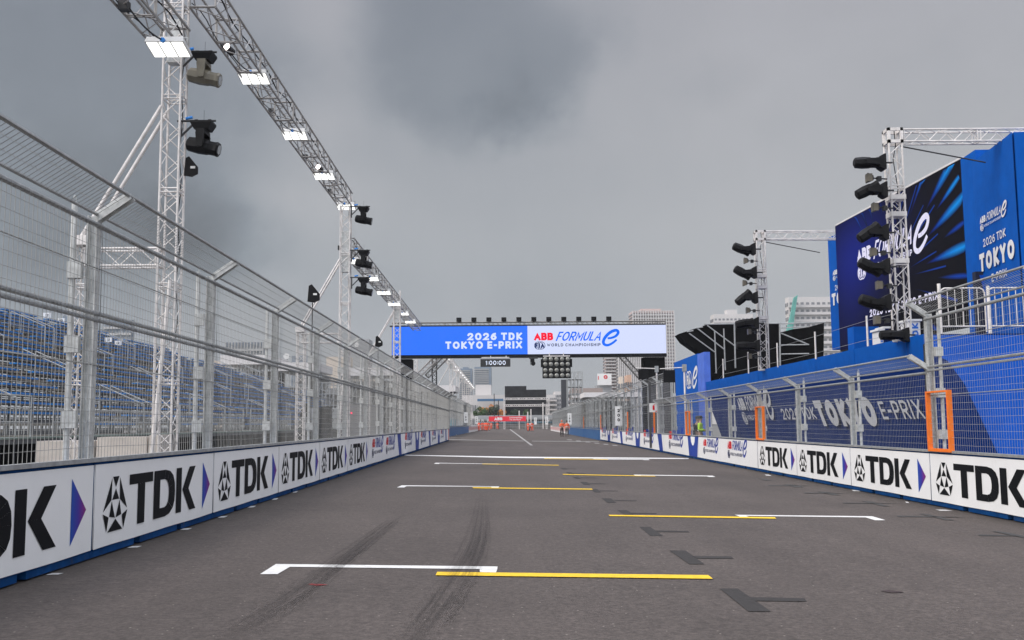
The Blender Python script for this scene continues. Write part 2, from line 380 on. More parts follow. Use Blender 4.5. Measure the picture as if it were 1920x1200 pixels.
def letters3(mb, y, mi, h0, h1):
    """three bold letters between the heights h0 and h1 on a 4 m panel"""
    H = h1 - h0; q = lambda pts: [(x, h0 + z * H) for x, z in pts]
    T = [q([(.91, .80), (1.62, .80), (1.62, 1), (.91, 1)]), q([(1.16, 0), (1.375, 0), (1.375, .80), (1.16, .80)])]
    D = []
    outer = [(1.62, 1), (2.0, 1), (2.16, .96), (2.27, .86), (2.33, .70), (2.345, .5), (2.33, .30), (2.27, .14), (2.16, .04), (2.0, 0), (1.62, 0)]
    inner = [(1.82, .80), (1.98, .80), (2.05, .77), (2.10, .70), (2.125, .60), (2.13, .5), (2.125, .40), (2.10, .30), (2.05, .23), (1.98, .20), (1.82, .20)]
    outer = [(x + .04, z) for x, z in outer]; inner = [(x + .04, z) for x, z in inner]
    for i in range(len(outer) - 1): D.append(q([outer[i], inner[i], inner[i + 1], outer[i + 1]][::-1]))
    D.append(q([(1.66, 0), (1.86, .20), (1.86, .80), (1.66, 1)]))
    K = [q([(2.43, 0), (2.63, 0), (2.63, 1), (2.43, 1)]), q([(2.66, .5), (2.93, 1), (3.17, 1), (2.90, .5)]), q([(2.90, .5), (3.20, 0), (2.95, 0), (2.66, .5)])]
    mb.flat(T + D + K, y, mi)

# ------------------------------------------------------------------ ground and road
def road_mat():
    m = bpy.data.materials.new('asphalt'); m.use_nodes = True; t = m.node_tree; b = t.nodes['Principled BSDF']; L = t.links.new
    geo = t.nodes.new('ShaderNodeNewGeometry')
    def noise(scale, det, rough, vec=None):
        n = N(t, 'ShaderNodeTexNoise', inp={'Scale': scale, 'Detail': det, 'Roughness': rough}); L(vec or geo.outputs['Position'], n.inputs['Vector']); return n.outputs[0]
    def mr(v, a, b_, c, d):
        n = N(t, 'ShaderNodeMapRange', inp={'From Min': a, 'From Max': b_, 'To Min': c, 'To Max': d}); L(v, n.inputs['Value']); return n.outputs[0]
    def mul(a, b_):
        n = N(t, 'ShaderNodeMath', operation='MULTIPLY'); L(a, n.inputs[0]); L(b_, n.inputs[1]); return n.outputs[0]
    mp = N(t, 'ShaderNodeMapping'); mp.inputs['Scale'].default_value = (1.0, 0.12, 1); L(geo.outputs['Position'], mp.inputs['Vector'])
    big = mr(noise(0.28, 5, .6), .3, .7, .84, 1.14)
    streak = mr(noise(1.1, 5, .6, mp.outputs[0]), .3, .7, .90, 1.10)
    mid = mr(noise(9, 6, .7), .3, .7, .86, 1.14)
    fine = mr(noise(24, 5, .85), .32, .68, .50, 1.55)
    vor = N(t, 'ShaderNodeTexVoronoi', inp={'Scale': 70.0}); L(geo.outputs['Position'], vor.inputs['Vector'])
    spk = N(t, 'ShaderNodeTexVoronoi', inp={'Scale': 15.0}); L(geo.outputs['Position'], spk.inputs['Vector'])
    dots = mr(spk.outputs['Distance'], 0.07, 0.14, 1.0, 0.0)
    sel = N(t, 'ShaderNodeMath', operation='GREATER_THAN', inp={1: 0.86}); sx = N(t, 'ShaderNodeSeparateColor'); L(spk.outputs['Color'], sx.inputs[0]); L(sx.outputs[0], sel.inputs[0])
    v = mul(mul(mul(big, streak), mid), fine)
    sc = N(t, 'ShaderNodeVectorMath', operation='SCALE'); sc.inputs[0].default_value = ROADC; L(v, sc.inputs['Scale'])
    mx = N(t, 'ShaderNodeMix', data_type='RGBA'); L(mul(dots, sel.outputs[0]), mx.inputs[0]); L(sc.outputs[0], mx.inputs[6]); mx.inputs[7].default_value = (.26, .23, .20, 1)
    # warm and dark stains
    st = mr(noise(0.9, 7, .7), .62, .74, 0, .35)
    mx2 = N(t, 'ShaderNodeMix', data_type='RGBA'); L(st, mx2.inputs[0]); L(mx.outputs[2], mx2.inputs[6]); mx2.inputs[7].default_value = (.035, .031, .028, 1)
    gr_ = N(t, 'ShaderNodeSeparateXYZ'); L(geo.outputs['Position'], gr_.inputs[0])
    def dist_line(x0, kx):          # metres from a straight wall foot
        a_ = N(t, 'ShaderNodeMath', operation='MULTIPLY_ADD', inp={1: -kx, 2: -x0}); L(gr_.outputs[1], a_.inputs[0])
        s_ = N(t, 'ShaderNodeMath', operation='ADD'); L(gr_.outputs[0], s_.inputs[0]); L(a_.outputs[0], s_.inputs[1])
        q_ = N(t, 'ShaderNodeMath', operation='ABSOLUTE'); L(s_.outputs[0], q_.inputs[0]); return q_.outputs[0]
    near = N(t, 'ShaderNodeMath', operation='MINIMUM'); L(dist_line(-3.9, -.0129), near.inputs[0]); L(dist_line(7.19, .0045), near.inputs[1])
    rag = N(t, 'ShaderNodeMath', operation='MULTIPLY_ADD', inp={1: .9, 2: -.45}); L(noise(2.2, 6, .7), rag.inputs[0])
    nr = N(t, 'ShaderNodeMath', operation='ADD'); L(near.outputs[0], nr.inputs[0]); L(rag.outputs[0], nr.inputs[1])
    gf = mr(nr.outputs[0], .02, .45, .55, 0.0)  # contact shadow and grime painted along the foot of both walls
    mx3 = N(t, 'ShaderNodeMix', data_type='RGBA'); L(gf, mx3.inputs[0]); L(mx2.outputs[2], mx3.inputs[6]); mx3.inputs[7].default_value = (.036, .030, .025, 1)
    mp2 = N(t, 'ShaderNodeMapping'); mp2.inputs['Scale'].default_value = (1.0, 0.45, 1); L(geo.outputs['Position'], mp2.inputs['Vector'])
    wrp = N(t, 'ShaderNodeVectorMath', operation='ADD'); nz = N(t, 'ShaderNodeTexNoise', inp={'Scale': 1.2, 'Detail': 5.0}); L(mp2.outputs[0], nz.inputs['Vector']); L(mp2.outputs[0], wrp.inputs[0]); L(nz.outputs['Color'], wrp.inputs[1])
    crk = N(t, 'ShaderNodeTexVoronoi', feature='DISTANCE_TO_EDGE', inp={'Scale': .22}); L(wrp.outputs[0], crk.inputs['Vector'])
    cf = mul(mr(crk.outputs['Distance'], .0, .0022, .55, 0.0), mr(noise(.5, 3, .5), .45, .6, 0, 1))
    mx4 = N(t, 'ShaderNodeMix', data_type='RGBA'); L(cf, mx4.inputs[0]); L(mx3.outputs[2], mx4.inputs[6]); mx4.inputs[7].default_value = (.025, .022, .020, 1)
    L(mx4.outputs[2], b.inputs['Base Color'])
    b.inputs['Roughness'].default_value = .82; b.inputs['Specular IOR Level'].default_value = .35
    bp = N(t, 'ShaderNodeBump', inp={'Strength': .5, 'Distance': .004}); L(vor.outputs['Distance'], bp.inputs['Height']); L(bp.outputs[0], b.inputs['Normal'])
    return m
ROADC = (0.0715, 0.0585, 0.0525)
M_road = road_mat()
def sheet(name, xs, ys, dz, m, **pr):
    mb = MB(); vs = [(x, y, gz(x) + dz) for y in ys for x in xs]; n = len(xs)
    mb.add(vs, [(j * n + i, j * n + i + 1, (j + 1) * n + i + 1, (j + 1) * n + i) for j in range(len(ys) - 1) for i in range(n - 1)])
    return obj(name, mb, mat=m, **pr)
M_ground = mat('worn_ground', (0.13, 0.125, 0.12), .9, 0, .2, .4, .2)
ground = sheet('ground', [-1400, -9, 12, 1400], [-150, 1400], -0.012, M_ground, kind='structure')
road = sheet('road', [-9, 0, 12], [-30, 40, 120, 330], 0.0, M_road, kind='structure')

def gpoly(name, pts, m, dz=0.005, parent=None, **pr):
    q = [G(*p) for p in pts]
    mb = MB(); mb.poly([(v.x, v.y, gz(v.x) + dz) for v in q])
    if q[0].x * 0 == 0:
        a = sum((q[i].x * q[(i + 1) % len(q)].y - q[(i + 1) % len(q)].x * q[i].y) for i in range(len(q)))
        if a < 0: mb.f[0] = tuple(reversed(mb.f[0]))
    return obj(name, mb, parent or road, mat=m, **pr)
def z1(x, y): return (440 + x * 560 / 1920, 880 + y * 560 / 1920)
def z2(x, y): return (960 + x * 560 / 1920, 850 + y * 560 / 1920)
def z3(x, y): return (1400 + x * 520 / 1920, 850 + y * 520 / 1920)
def z4(x, y): return (740 + x / 6, 780 + y / 6)
# grid boxes: white bracket, yellow line
def line(pts, m, name='painted_line', dz=0.005): return gpoly(name, pts, m, dz)
W_, Y_ = M_wline, M_yline
line([z1(265, 612), z1(1690, 628), z1(1688, 646), z1(355, 630), z1(275, 677), z1(163, 677)], W_)
line([z1(1575, 645.5), z1(1688, 646.6), z1(1680, 666), z1(1576, 664)], W_)
line([z1(1302, 665), z2(1262, 789), z2(1292, 813), z1(1292, 687)], Y_, dz=.009)
line([z1(1075, 104), z1(1700, 111), z1(1700, 113.5), z1(1105, 110), z1(1090, 118), z1(1042, 118)], W_)
line([z1(1650, 114), z1(1700, 114.3), z1(1694, 120), z1(1650, 119)], W_)
line([z1(1528, 118), z2(512, 230), z2(520, 236), z1(1534, 124)], Y_, dz=.009)
line([z2(1432, 397), z3(870, 438), z3(962, 465), z3(890, 466), z3(825, 446), z2(1500, 404), z2(1530, 412), z2(1470, 411)], W_)
line([z2(620, 399), z2(1690, 414), z2(1700, 424), z2(628, 407)], Y_, dz=.009)
line([z2(780, 138), z2(1290, 145), z2(1308, 153), z2(1268, 153), z2(1252, 149), z2(830, 143), z2(826, 147), z2(796, 146)], W_)
line([z2(325, 135), z2(915, 147), z2(925, 151), z2(330, 139.5)], Y_, dz=.009)
line([z4(460, 528), z4(1175, 540), z4(1175, 543), z4(505, 534), z4(500, 541), z4(442, 539)], W_)
line([z4(985, 540), z4(1845, 554), z4(1848, 560), z4(988, 545)], Y_, dz=.009)
line([z2(205, 34), z2(615, 39.5), z2(620, 42.5), z2(208, 37)], Y_, dz=.009)
line([z2(522, 35), z2(880, 39.5), z2(884, 44), z2(850, 44), z2(840, 42), z2(525, 39)], W_)
line([z4(95, 438), z2(0, 22), z2(1000, 30), z2(1135, 32), z2(1135, 37), z2(0, 31), z4(85, 444)], W_, 'start_line')
line([z4(600, 264), z4(1450, 279), z4(1460, 285), z4(600, 269)], M_oldline)
line([z4(1540, 280), z4(2300, 287), z4(2300, 292), z4(1550, 286)], M_oldline)
line([z4(1290, 150), z4(1305, 150), z4(1558, 332), z4(1528, 332)], M_oldline, 'centre_line')
for i in range(6):
    x = 1160 + i * 18; y = 835 - (i * 0) ; q = 1062 + i * 17; yy = 824 + i * 2.1
    line([(q, yy), (q + 9, yy + .3), (q + 12, yy + 1.6), (q + 3, yy + 1.3)], M_oldline, 'edge_dash')
# painted-over marks
def tar(pts): return gpoly('blackout_patch', pts, M_tar, 0.0045)
for a, b in [(((1335, 872), (1452, 872), (1665, 1020), (1520, 1020)), ((1530, 928), (1880, 935), (1895, 956), (1565, 952))),
             (((1012, 627), (1115, 627), (1238, 715), (1140, 715)), ((1160, 663), (1410, 665), (1425, 679), (1185, 679))),
             (((818, 474), (888, 475), (970, 532), (890, 533)), ((920, 498), (1130, 501), (1140, 509), (935, 507))),
             (((676, 366), (740, 367), (785, 398), (728, 398)), ((760, 384), (925, 386), (932, 391), (770, 390))),
             (((575, 290), (636, 291), (670, 319), (614, 319)), ((655, 302), (800, 304), (804, 308), (662, 307))),
             (((500, 230), (548, 231), (572, 252), (532, 252)), ((560, 240), (680, 242), (682, 245), (566, 244.5))),
             (((436, 184), (482, 185), (502, 203), (462, 203)), ((492, 194), (600, 196), (602, 199), (496, 198.5))),
             (((388, 151), (424, 151), (444, 164), (412, 164)), ((436, 156), (540, 158), (542, 160), (440, 160))),
             (((348, 122), (380, 122), (400, 134), (366, 134)), ((392, 127), (470, 128), (472, 130), (396, 130))),
             (((308, 94), (345, 95), (358, 104), (326, 104)), ((350, 99), (412, 100), (413, 102), (352, 102)))]:
    tar([z2(*q) for q in a]); tar([z2(*q) for q in b])
for a in [((150, 222), (320, 222), (440, 228), (150, 227)), ((260, 216), (330, 218), (400, 237), (335, 237)),
          ((395, 274), (560, 274), (700, 281), (400, 279)), ((490, 266), (560, 268), (650, 292), (590, 290)),
          ((665, 343), (860, 345), (1095, 351), (670, 349)), ((795, 332), (870, 336), (995, 369), (940, 368)),
          ((1040, 434), (1270, 437), (1550, 446), (1045, 442)), ((1190, 419), (1255, 424), (1445, 467), (1375, 464)),
          ((1600, 565), (1760, 568), (1920, 576), (1615, 574)), ((1695, 541), (1780, 545), (1990, 590), (1920, 588)),
          ((80, 175), (130, 178), (180, 190), (130, 189))]:
    gpoly('faded_patch', [z3(*q) for q in a], mat('faded_blackout', (.040, .038, .037), .8, 0, .25, 20), 0.0065)
# tyre marks
def skid_mat():
    m = bpy.data.materials.new('tyre_rubber_marks'); m.use_nodes = True; t = m.node_tree; b = t.nodes['Principled BSDF']; L = t.links.new; b.inputs['Specular IOR Level'].default_value = .2
    b.inputs['Base Color'].default_value = (.022, .020, .020, 1); b.inputs['Roughness'].default_value = .7
    at = N(t, 'ShaderNodeVertexColor', layer_name='col'); sp = N(t, 'ShaderNodeSeparateColor'); L(at.outputs[0], sp.inputs[0])
    cb = N(t, 'ShaderNodeCombineXYZ'); mu = N(t, 'ShaderNodeMath', operation='MULTIPLY', inp={1: 9.0}); L(sp.outputs[0], mu.inputs[0]); L(mu.outputs[0], cb.inputs[0])
    m2 = N(t, 'ShaderNodeMath', operation='MULTIPLY', inp={1: 5.0}); L(sp.outputs[1], m2.inputs[0]); L(m2.outputs[0], cb.inputs[1])
    n = N(t, 'ShaderNodeTexNoise', inp={'Scale': 1.0, 'Detail': 3.0, 'Roughness': .6}); L(cb.outputs[0], n.inputs['Vector'])
    r = N(t, 'ShaderNodeMapRange', inp={'From Min': .40, 'From Max': .62, 'To Min': .0, 'To Max': .75}); L(n.outputs[0], r.inputs['Value'])
    mm = N(t, 'ShaderNodeMath', operation='MULTIPLY'); L(r.outputs[0], mm.inputs[0]); L(sp.outputs[2], mm.inputs[1]); 
    geo = t.nodes.new('ShaderNodeNewGeometry')
    g = N(t, 'ShaderNodeTexNoise', inp={'Scale': 60.0, 'Detail': 3.0}); L(geo.outputs['Position'], g.inputs['Vector'])
    r2 = N(t, 'ShaderNodeMapRange', inp={'From Min': .35, 'From Max': .6, 'To Min': .35, 'To Max': 1.0}); L(g.outputs[0], r2.inputs['Value'])
    m3 = N(t, 'ShaderNodeMath', operation='MULTIPLY'); L(mm.outputs[0], m3.inputs[0]); L(r2.outputs[0], m3.inputs[1])
    L(m3.outputs[0], b.inputs['Alpha'])
    return m
M_skid = skid_mat()
def skid(path, dz=.011):
    """path: pixel (x, y, half width in metres, strength)"""
    mb = MB(); cols = []; pts = [(G(x, y), w, s) for x, y, w, s in path]; K = 6
    for i, (p, w, s) in enumerate(pts):
        a = pts[max(0, i - 1)][0]; c = pts[min(len(pts) - 1, i + 1)][0]; d = (c - a); d.z = 0; d.normalize(); nn = Vector((-d.y, d.x, 0))
        for k in range(K + 1):
            u = k / K; q = p - nn * w + nn * 2 * w * u
            mb.v.append((q.x, q.y, gz(q.x) + dz)); e = min(1, 4 * min(u, 1 - u) + .0)
            cols.append((u, i / (len(pts) - 1) * .4, s * e))
    for i in range(len(pts) - 1):
        for k in range(K):
            a = i * (K + 1) + k; mb.f.append((a, a + K + 1, a + K + 2, a + 1)); mb.m.append(0)
    o = obj('tyre_mark', mb, road, mat=M_skid); paint(o, cols)
skid([(735, 976, .09, .1), (731, 981, .12, .6), (702, 1003, .13, .7), (673, 1026, .15, .75), (640, 1052, .16, .75), (603, 1081, .17, .7), (572, 1105, .17, .65), (542, 1128, .17, .6), (500, 1154, .17, .5), (457, 1180, .16, .4), (425, 1200, .16, .15)])
skid([(748, 975, .05, .05), (728, 993, .05, .25), (690, 1024, .05, .3), (655, 1052, .06, .2), (610, 1088, .06, .3), (565, 1122, .06, .25), (520, 1152, .06, .05)], .0125)
skid([(902, 925, .10, .05), (901, 945, .12, .2), (898, 985, .17, .55), (893, 1015, .19, .7), (883, 1043, .19, .7), (868, 1070, .18, .65), (849, 1100, .18, .7), (828, 1132, .17, .7), (806, 1162, .16, .6), (784, 1192, .16, .45), (766, 1216, .16, .3)])
skid([(915, 930, .05, .03), (912, 985, .05, .2), (905, 1040, .05, .2), (885, 1092, .06, .3), (862, 1130, .06, .35), (838, 1175, .06, .2)], .0125)
for x, y, w in ((98, 1077.5, 22), (248, 1026.5, 18), (345, 993, 15), (415, 970, 12), (470, 951, 10), (514, 936.5, 8), (552, 923, 7)):
    line([(x - w * .6, y + 1.4), (x, y - 1.6), (x + w, y - 2.0), (x + w * .5, y + .8)], mat('white_dab', (.5, .5, .49), .8, 0, .3, 20), 'white_dab')
for x, y, w in ((1765, 957, 22), (1602, 920, 12), (1438, 891, 9), (1700, 942, 5)):
    line([(x - w * .5, y - 1), (x + w * .4, y - .8), (x + w, y + 1.6), (x - w * .1, y + 1.2)], mat('white_dab', (.5, .5, .49)), 'white_dab')
M_paintred = mat('red_paint_scuff', (.22, .02, .02), .8, 0, .5, 30)
line([z1(470, 742), z1(500, 739), z1(545, 741), z1(600, 745), z1(530, 752)], M_paintred, 'paint_scuff')
line([z3(925, 958), z3(980, 950), z3(1060, 958), z3(1090, 966), z3(1010, 970)], mat('oil_stain', (.03, .015, .014), .7), 'oil_stain')

# ------------------------------------------------------------------ barrier blocks
BH = 0.92
ORD = ['nearest', 'second', 'third', 'fourth', 'fifth', 'sixth', 'seventh', 'eighth', 'ninth', 'tenth', 'eleventh', 'twelfth', 'thirteenth', 'fourteenth', 'fifteenth', 'sixteenth', 'seventeenth', 'eighteenth', 'nineteenth', 'twentieth']
def block_body(Lb):
    mb = MB(); mb.hexa([(.006, -.0, .085), (Lb - .006, -.0, .085), (Lb - .006, .55, .085), (.006, .55, .085)], [(.006, 0, BH), (Lb - .006, 0, BH), (Lb - .006, .35, BH), (.006, .35, BH)])
    n = max(1, round(Lb / 4)); e = [0.004]
    for i in range(n):
        for a, b in ((.285, .33), (.64, .68)): e += [(i + a) * Lb / n, (i + b) * Lb / n]
    e.append(Lb - .004)
    for i in range(0, len(e), 2): mb.box(e[i], .004, .018, e[i + 1], .55, .083); mb.box(e[i] + .1, .06, 0, e[i + 1] - .1, .5, .016)
    return mb
def gradient_arrow(parent, x0, x1, z0, z1_, y=-.018):
    mb = MB(); zc = (z0 + z1_) / 2
    mb.add([(x0, y, z0), (x1, y, zc), (x0, y, z1_), (x0 + (x1 - x0) * .45, y, z0 + (zc - z0) * .45), (x0 + (x1 - x0) * .45, y, z1_ - (z1_ - zc) * .45)], [(0, 3, 4, 2), (3, 1, 4)])
    o = obj('printed_arrow', mb, parent, mat=M_grad)
    paint(o, [(.008, .07, .36), (.22, .015, .16), (.008, .07, .36), (.045, .03, .30), (.045, .03, .30)])
    return o
M_grad = attr_mat('arrow_print')
def banner_panel(parent, x0, x1, z0, z1_, m=None, ytop=0):
    """slightly wavy banner skin over the block"""
    mb = MB(); nx = 44; 
    for k in range(2):
        for i in range(nx + 1):
            u = i / nx; wv = .004 * math.sin(u * 9.1 + x1) + .003 * math.sin(u * 23) * math.sin(u * 5.3) + .0012 * math.sin(u * 61)
            mb.v.append((x0 + (x1 - x0) * u, -.013 + max(-.003, min(.006, wv)) * (.25 if k else .7), (z0 + .0025 * math.sin(u * 14)) if k == 0 else z1_))
    for i in range(nx): mb.f.append((i, i + 1, nx + 2 + i, nx + 1 + i)); mb.m.append(0)
    # returns (depth)
    mb.box(x0, -.006, z0 + .004, x1, -.001, z1_ - .001)
    return obj('banner', mb, parent, mat=m or M_white, smooth=True)
def make_sponsor_block():
    t = thing('barrier_block', '', 'barrier', group='concrete barrier blocks with sponsor banners')
    obj('concrete_block', block_body(4.0), t, M_cblue)
    banner_panel(t, .022, 3.978, .095, BH - .022)
    a, b = .095, BH - .022; H = b - a
    mb = MB(); mb.flat([[(.21 + p[0] * .66, a + H * (.155 + p[1] * .68)) for p in q] for q in emblem()], -.017, 0); obj('printed_emblem', mb, t, M_ink)
    mb = MB(); letters3(mb, -.017, 0, a + H * .165, a + H * .83); obj('printed_letters', mb, t, M_ink)
    gradient_arrow(t, 3.49, 3.82, a + H * .12, a + H * .87)
    return t
def make_series_block(L1, slant):
    """slant: list of panels; a blue divider then a white panel with one mark, or a plain white panel with marks"""
    t = thing('barrier_block', '', 'barrier', group='concrete barrier blocks with racing series banners')
    obj('concrete_block', block_body(L1), t, M_cblue)
    banner_panel(t, .012, L1 - .012, .095, BH - .022)
    return t
def put_logo(t, x, w, z=.27):
    mb = MB(); logo(mb, x, z, w, -.017, (0, 1, 2)); obj('printed_mark', mb, t, [M_pred, M_lblue, M_navy])
def divider(t, x0, x1, notch, lean=.5):
    a, b = .095, BH - .022; mb = MB(); mb.flat([[(x0 + lean, a), (x1 - .0, a), (x1 - lean * .6, b), (x0, b)] if not notch else [(x0, a), (x1, a), (x1 + .3, b), (x0 - .3, b)]], -.016, 0)
    obj('blue_divider', mb, t, M_pblue)
    if notch:
        xc = (x0 + x1) / 2; pts = [(xc - .5, b - .002), (xc - .42, b - .2), (xc - .2, b - .33), (xc, b - .37), (xc + .2, b - .33), (xc + .42, b - .2), (xc + .5, b - .002)]
        mb = MB(); mb.flat([pts], -.020, 0); obj('white_notch', mb, t, M_white)
def seams(parent, xs, z0, z1, y, m, yf=None):
    for x in xs:
        mb = MB(); mb.box(x - .012, y - .006, z0, x + .012, y + .0, z1); obj('seam', mb, parent, m)
def wall_dir(fn, Z, Lb, forward):
    a = Vector((fn(Z), Z, 0)); b = Vector((fn(Z + 1), Z + 1, 0)); d = (b - a).normalized()
    return math.atan2(d.y, d.x) if forward else math.atan2(-d.y, -d.x)
LA, RA = wall_dir(lw, 10, 4, True), wall_dir(rw, 10, 4, False)
proto = make_sponsor_block(); used = [False]
def place(t, label, x, Z, a, sx=1.0):
    if t is proto and not used[0]: used[0] = True; o = t; o['label'] = label
    elif t is proto: o = dup(t, label)
    else: o = t; o['label'] = label
    o.location = (x, Z, gz(x) - .002); o.rotation_euler = (0, 0, a); o.scale = (sx, 1, 1)
    return o
GS, SS = 'on grandstand side', 'on stage side'
for k in range(-2, 5):
    Z = 9.64 + 4 * (k if k < 0 else k)
    if k == -2: continue
    o = place(proto, '', lw(Z), Z, LA)
    o['label'] = '%s white panel with geometric emblem and black letters %s' % (ORD[k + 1], GS)
    if k == -1: o['label'] = 'nearest white lettered panel, cut off by the frame beside the grandstand'
for j in range(-1, 4):
    Zf = 17.5 + 4.16 * j
    if j == -1: continue
    o = place(proto, '', rw(Zf), Zf, RA, 1.04)
    o['label'] = '%s white panel with geometric emblem and black letters %s' % (ORD[j], SS)
def series_pair(fn, Zs, L1, a, forward, lab):
    t = make_series_block(L1, False); put_logo(t, L1 * .10, 2.9); put_logo(t, L1 * .56, 2.9)
    Z0 = Zs if forward else Zs + L1
    place(t, lab, fn(Z0), Z0, a)
series_pair(lw, 29.64, 8.1, LA, True, 'long white panel carrying two red and blue marks ' + GS)
series_pair(rw, 30.02, 9.7, RA, False, 'long white panel carrying two red and blue marks ' + SS)
for i in range(4):
    Z = 37.75 + 8.3 * i; t = make_series_block(8.3, True)
    divider(t, .2, 1.9, i % 2 == 1, .7); put_logo(t, 3.2, 3.4)
    place(t, 'red and blue marked panel after blue %s divider, %s of row %s' % ('notched' if i % 2 else 'slanted', ORD[i] if i else 'first', GS), lw(Z), Z, LA)
t = make_series_block(5.4, True); divider(t, .3, 2.0, False, .4)
mb = MB(); mb.flat([[(4.55, .095), (5.39, .095), (5.39, BH - .022), (4.55, BH - .022)]], -.017); obj('red_end_panel', mb, t, M_pred)
place(t, 'end panel with a red edge where the wall breaks ' + GS, lw(70.95), 70.95, LA)
for i in range(5):
    Zf = 39.75 + 9.4 * (i + 1); t = make_series_block(9.4, True)
    put_logo(t, 1.6, 4.2); divider(t, 7.2, 9.1, i % 2 == 0, .7)
    place(t, 'red and blue marked panel before blue %s divider, %s of row %s' % ('slanted' if i % 2 else 'notched', ORD[i] if i else 'first', SS), rw(Zf), Zf, RA)
def plain_block(Lb, m, lab, fn, Z, a, forward, stripes=None, grp='plain painted barrier blocks'):
    t = thing('barrier_block', lab, 'barrier', group=grp)
    mb = MB(); mb.hexa([(.01, 0, 0), (Lb - .01, 0, 0), (Lb - .01, .55, 0), (.01, .55, 0)], [(.01, 0, 1.06), (Lb - .01, 0, 1.06), (Lb - .01, .35, 1.06), (.01, .35, 1.06)])
    obj('concrete_block', mb, t, m)
    if stripes:
        mb = MB()
        for i in range(int(Lb / 1.0)): mb.flat([[(.25 + i, .3), (.7 + i, .3), (.7 + i, .85), (.25 + i, .85)]], -.006)
        obj('red_print', mb, t, M_pinkred)
    Z0 = Z if forward else Z + Lb
    t.location = (fn(Z0), Z0, gz(fn(Z0)) - .002); t.rotation_euler = (0, 0, a)
M_pinkred = mat('faded_red_print', (.55, .16, .15), .6)
M_cblue2 = mat('barrier_blue_clean', (0.012, 0.085, 0.24), 0.55, 0, 0.25, 3, 0.1, dirt=((0.03, 0.12, 0.26), 1.0, 0.5, 0.6))
M_cwhite = mat('barrier_white', (.62, .60, .60), .7, 0, .1)
for i in range(7): plain_block(8.2, M_cblue2, 'dark blue block, %s past the marked panels %s' % (ORD[i] if i else 'first', SS), rw, 86.9 + 8.2 * i, RA, False)
def lf(Z): return -6.35 - .003 * (Z - 100)
LFA = wall_dir(lf, 100, 1, True)
for i in range(6): plain_block(8.2, M_cblue2, 'dark blue block, %s after the opening %s' % (ORD[i] if i else 'first', GS), lf, 98.5 + 8.2 * i, LFA, True)
for i in range(8): plain_block(9, M_cwhite, 'far white block with red lettering, %s of its run %s' % (ORD[i] if i else 'first', SS), rw, 144.5 + 9 * i, RA, False, True, 'far white barrier blocks')
for i in range(7): plain_block(9, M_cwhite, 'far white block with red lettering, %s of its run %s' % (ORD[i] if i else 'first', GS), lf, 148 + 9 * i, LFA, True, True, 'far white barrier blocks')

# ------------------------------------------------------------------ catch fences
TIPY, TIPZ = -.27, .20
RJ = random.Random(21)
def bay_mesh(Lb, zt, coarse=1, r=.0030):
    mb = MB(); y = -.01
    n = int(Lb / (.076 * coarse)); 
    for i in range(n + 1): x = i * Lb / n; mb.tube((x, y, BH + .03), (x + .006 * math.sin(i * 2.3), y - .006 * math.sin(i * .4), (BH + zt) / 2), r, 3, caps=False); mb.tube((x + .006 * math.sin(i * 2.3), y - .006 * math.sin(i * .4), (BH + zt) / 2), (x, y, zt - .10), r, 3, caps=False)
    m = int((zt - BH) / .118)
    for i in range(m + 1): z = BH + .04 + i * (zt - .14 - BH) / m + .004 * math.sin(i * 3.1); sg = .010 + .006 * math.sin(i * 1.9); mb.tube((0, y - .004, z), (Lb * .45, y - .007, z - sg), r, 3, caps=False); mb.tube((Lb * .45, y - .007, z - sg), (Lb, y - .004, z), r, 3, caps=False)
    return mb
def over_mesh(Lb, zt, coarse=1):
    mb = MB(); r = .0030; n = int(Lb / (.076 * coarse))
    for i in range(n + 1): x = i * Lb / n; mb.tube((x, .02, zt + .01), (x, TIPY, zt + TIPZ), r, 3, caps=False)
    for k in (.33, .66): mb.tube((0, .02 + (TIPY - .02) * k, zt + .01 + (TIPZ - .01) * k), (Lb, .02 + (TIPY - .02) * k, zt + .01 + (TIPZ - .01) * k), r, 3, caps=False)
    return mb
def post_mesh(zt, arm=True):
    mb = MB(); w = .055
    # H section
    mb.box(-w, .03, .05, w, .042, zt); mb.box(-w, .12, .05, w, .132, zt); mb.box(-.006, .043, .05, .006, .119, zt)
    for s in (-1, 1):
        mb.bar((s * .045, .05, zt - .02), (s * .045, TIPY, zt + TIPZ), .012, .085)
    mb.bar((0, .045, zt - .03), (0, TIPY + .02, zt + TIPZ - .02), .08, .012)
    return mb
def stay_mesh(zt):
    mb = MB(); mb.tube((.0, .22, .05), (.0, .22, zt + .06), .028, 8)
    z = 1.2
    while z < zt: mb.box(-.05, .13, z, .05, .26, z + .16); z += .72
    # lifting eye
    for i in range(8):
        a0, a1 = math.pi * 2 * i / 8, math.pi * 2 * (i + 1) / 8
        mb.tube((.04 * math.cos(a0), .22, zt + .10 + .04 * math.sin(a0)), (.04 * math.cos(a1), .22, zt + .10 + .04 * math.sin(a1)), .005, 4)
    return mb
def rails_mesh(Lb, zt, mid):
    mb = MB()
    mb.tube((0, .015, zt - .10), (Lb, .015, zt - .10), .026, 8); mb.tube((0, .03, zt + .01), (Lb, .03, zt + .01), .017, 6)
    mb.tube((0, TIPY, zt + TIPZ), (Lb, TIPY, zt + TIPZ), .021, 6); mb.box(0, -.03, BH + .005, Lb, .05, BH + .045)
    if mid:
        mb.tube((0, .02, mid), (Lb, .02, mid), .024, 8); mb.tube((0, .02, mid - .065), (Lb, .02, mid - .065), .02, 8)
        mb.tube((0, .02, mid + .44), (Lb, .02, mid + .44), .007, 4)
    mb.tube((0, .02, (mid or zt) - .5), (Lb, .02, (mid or zt) - .5), .007, 4)
    return mb
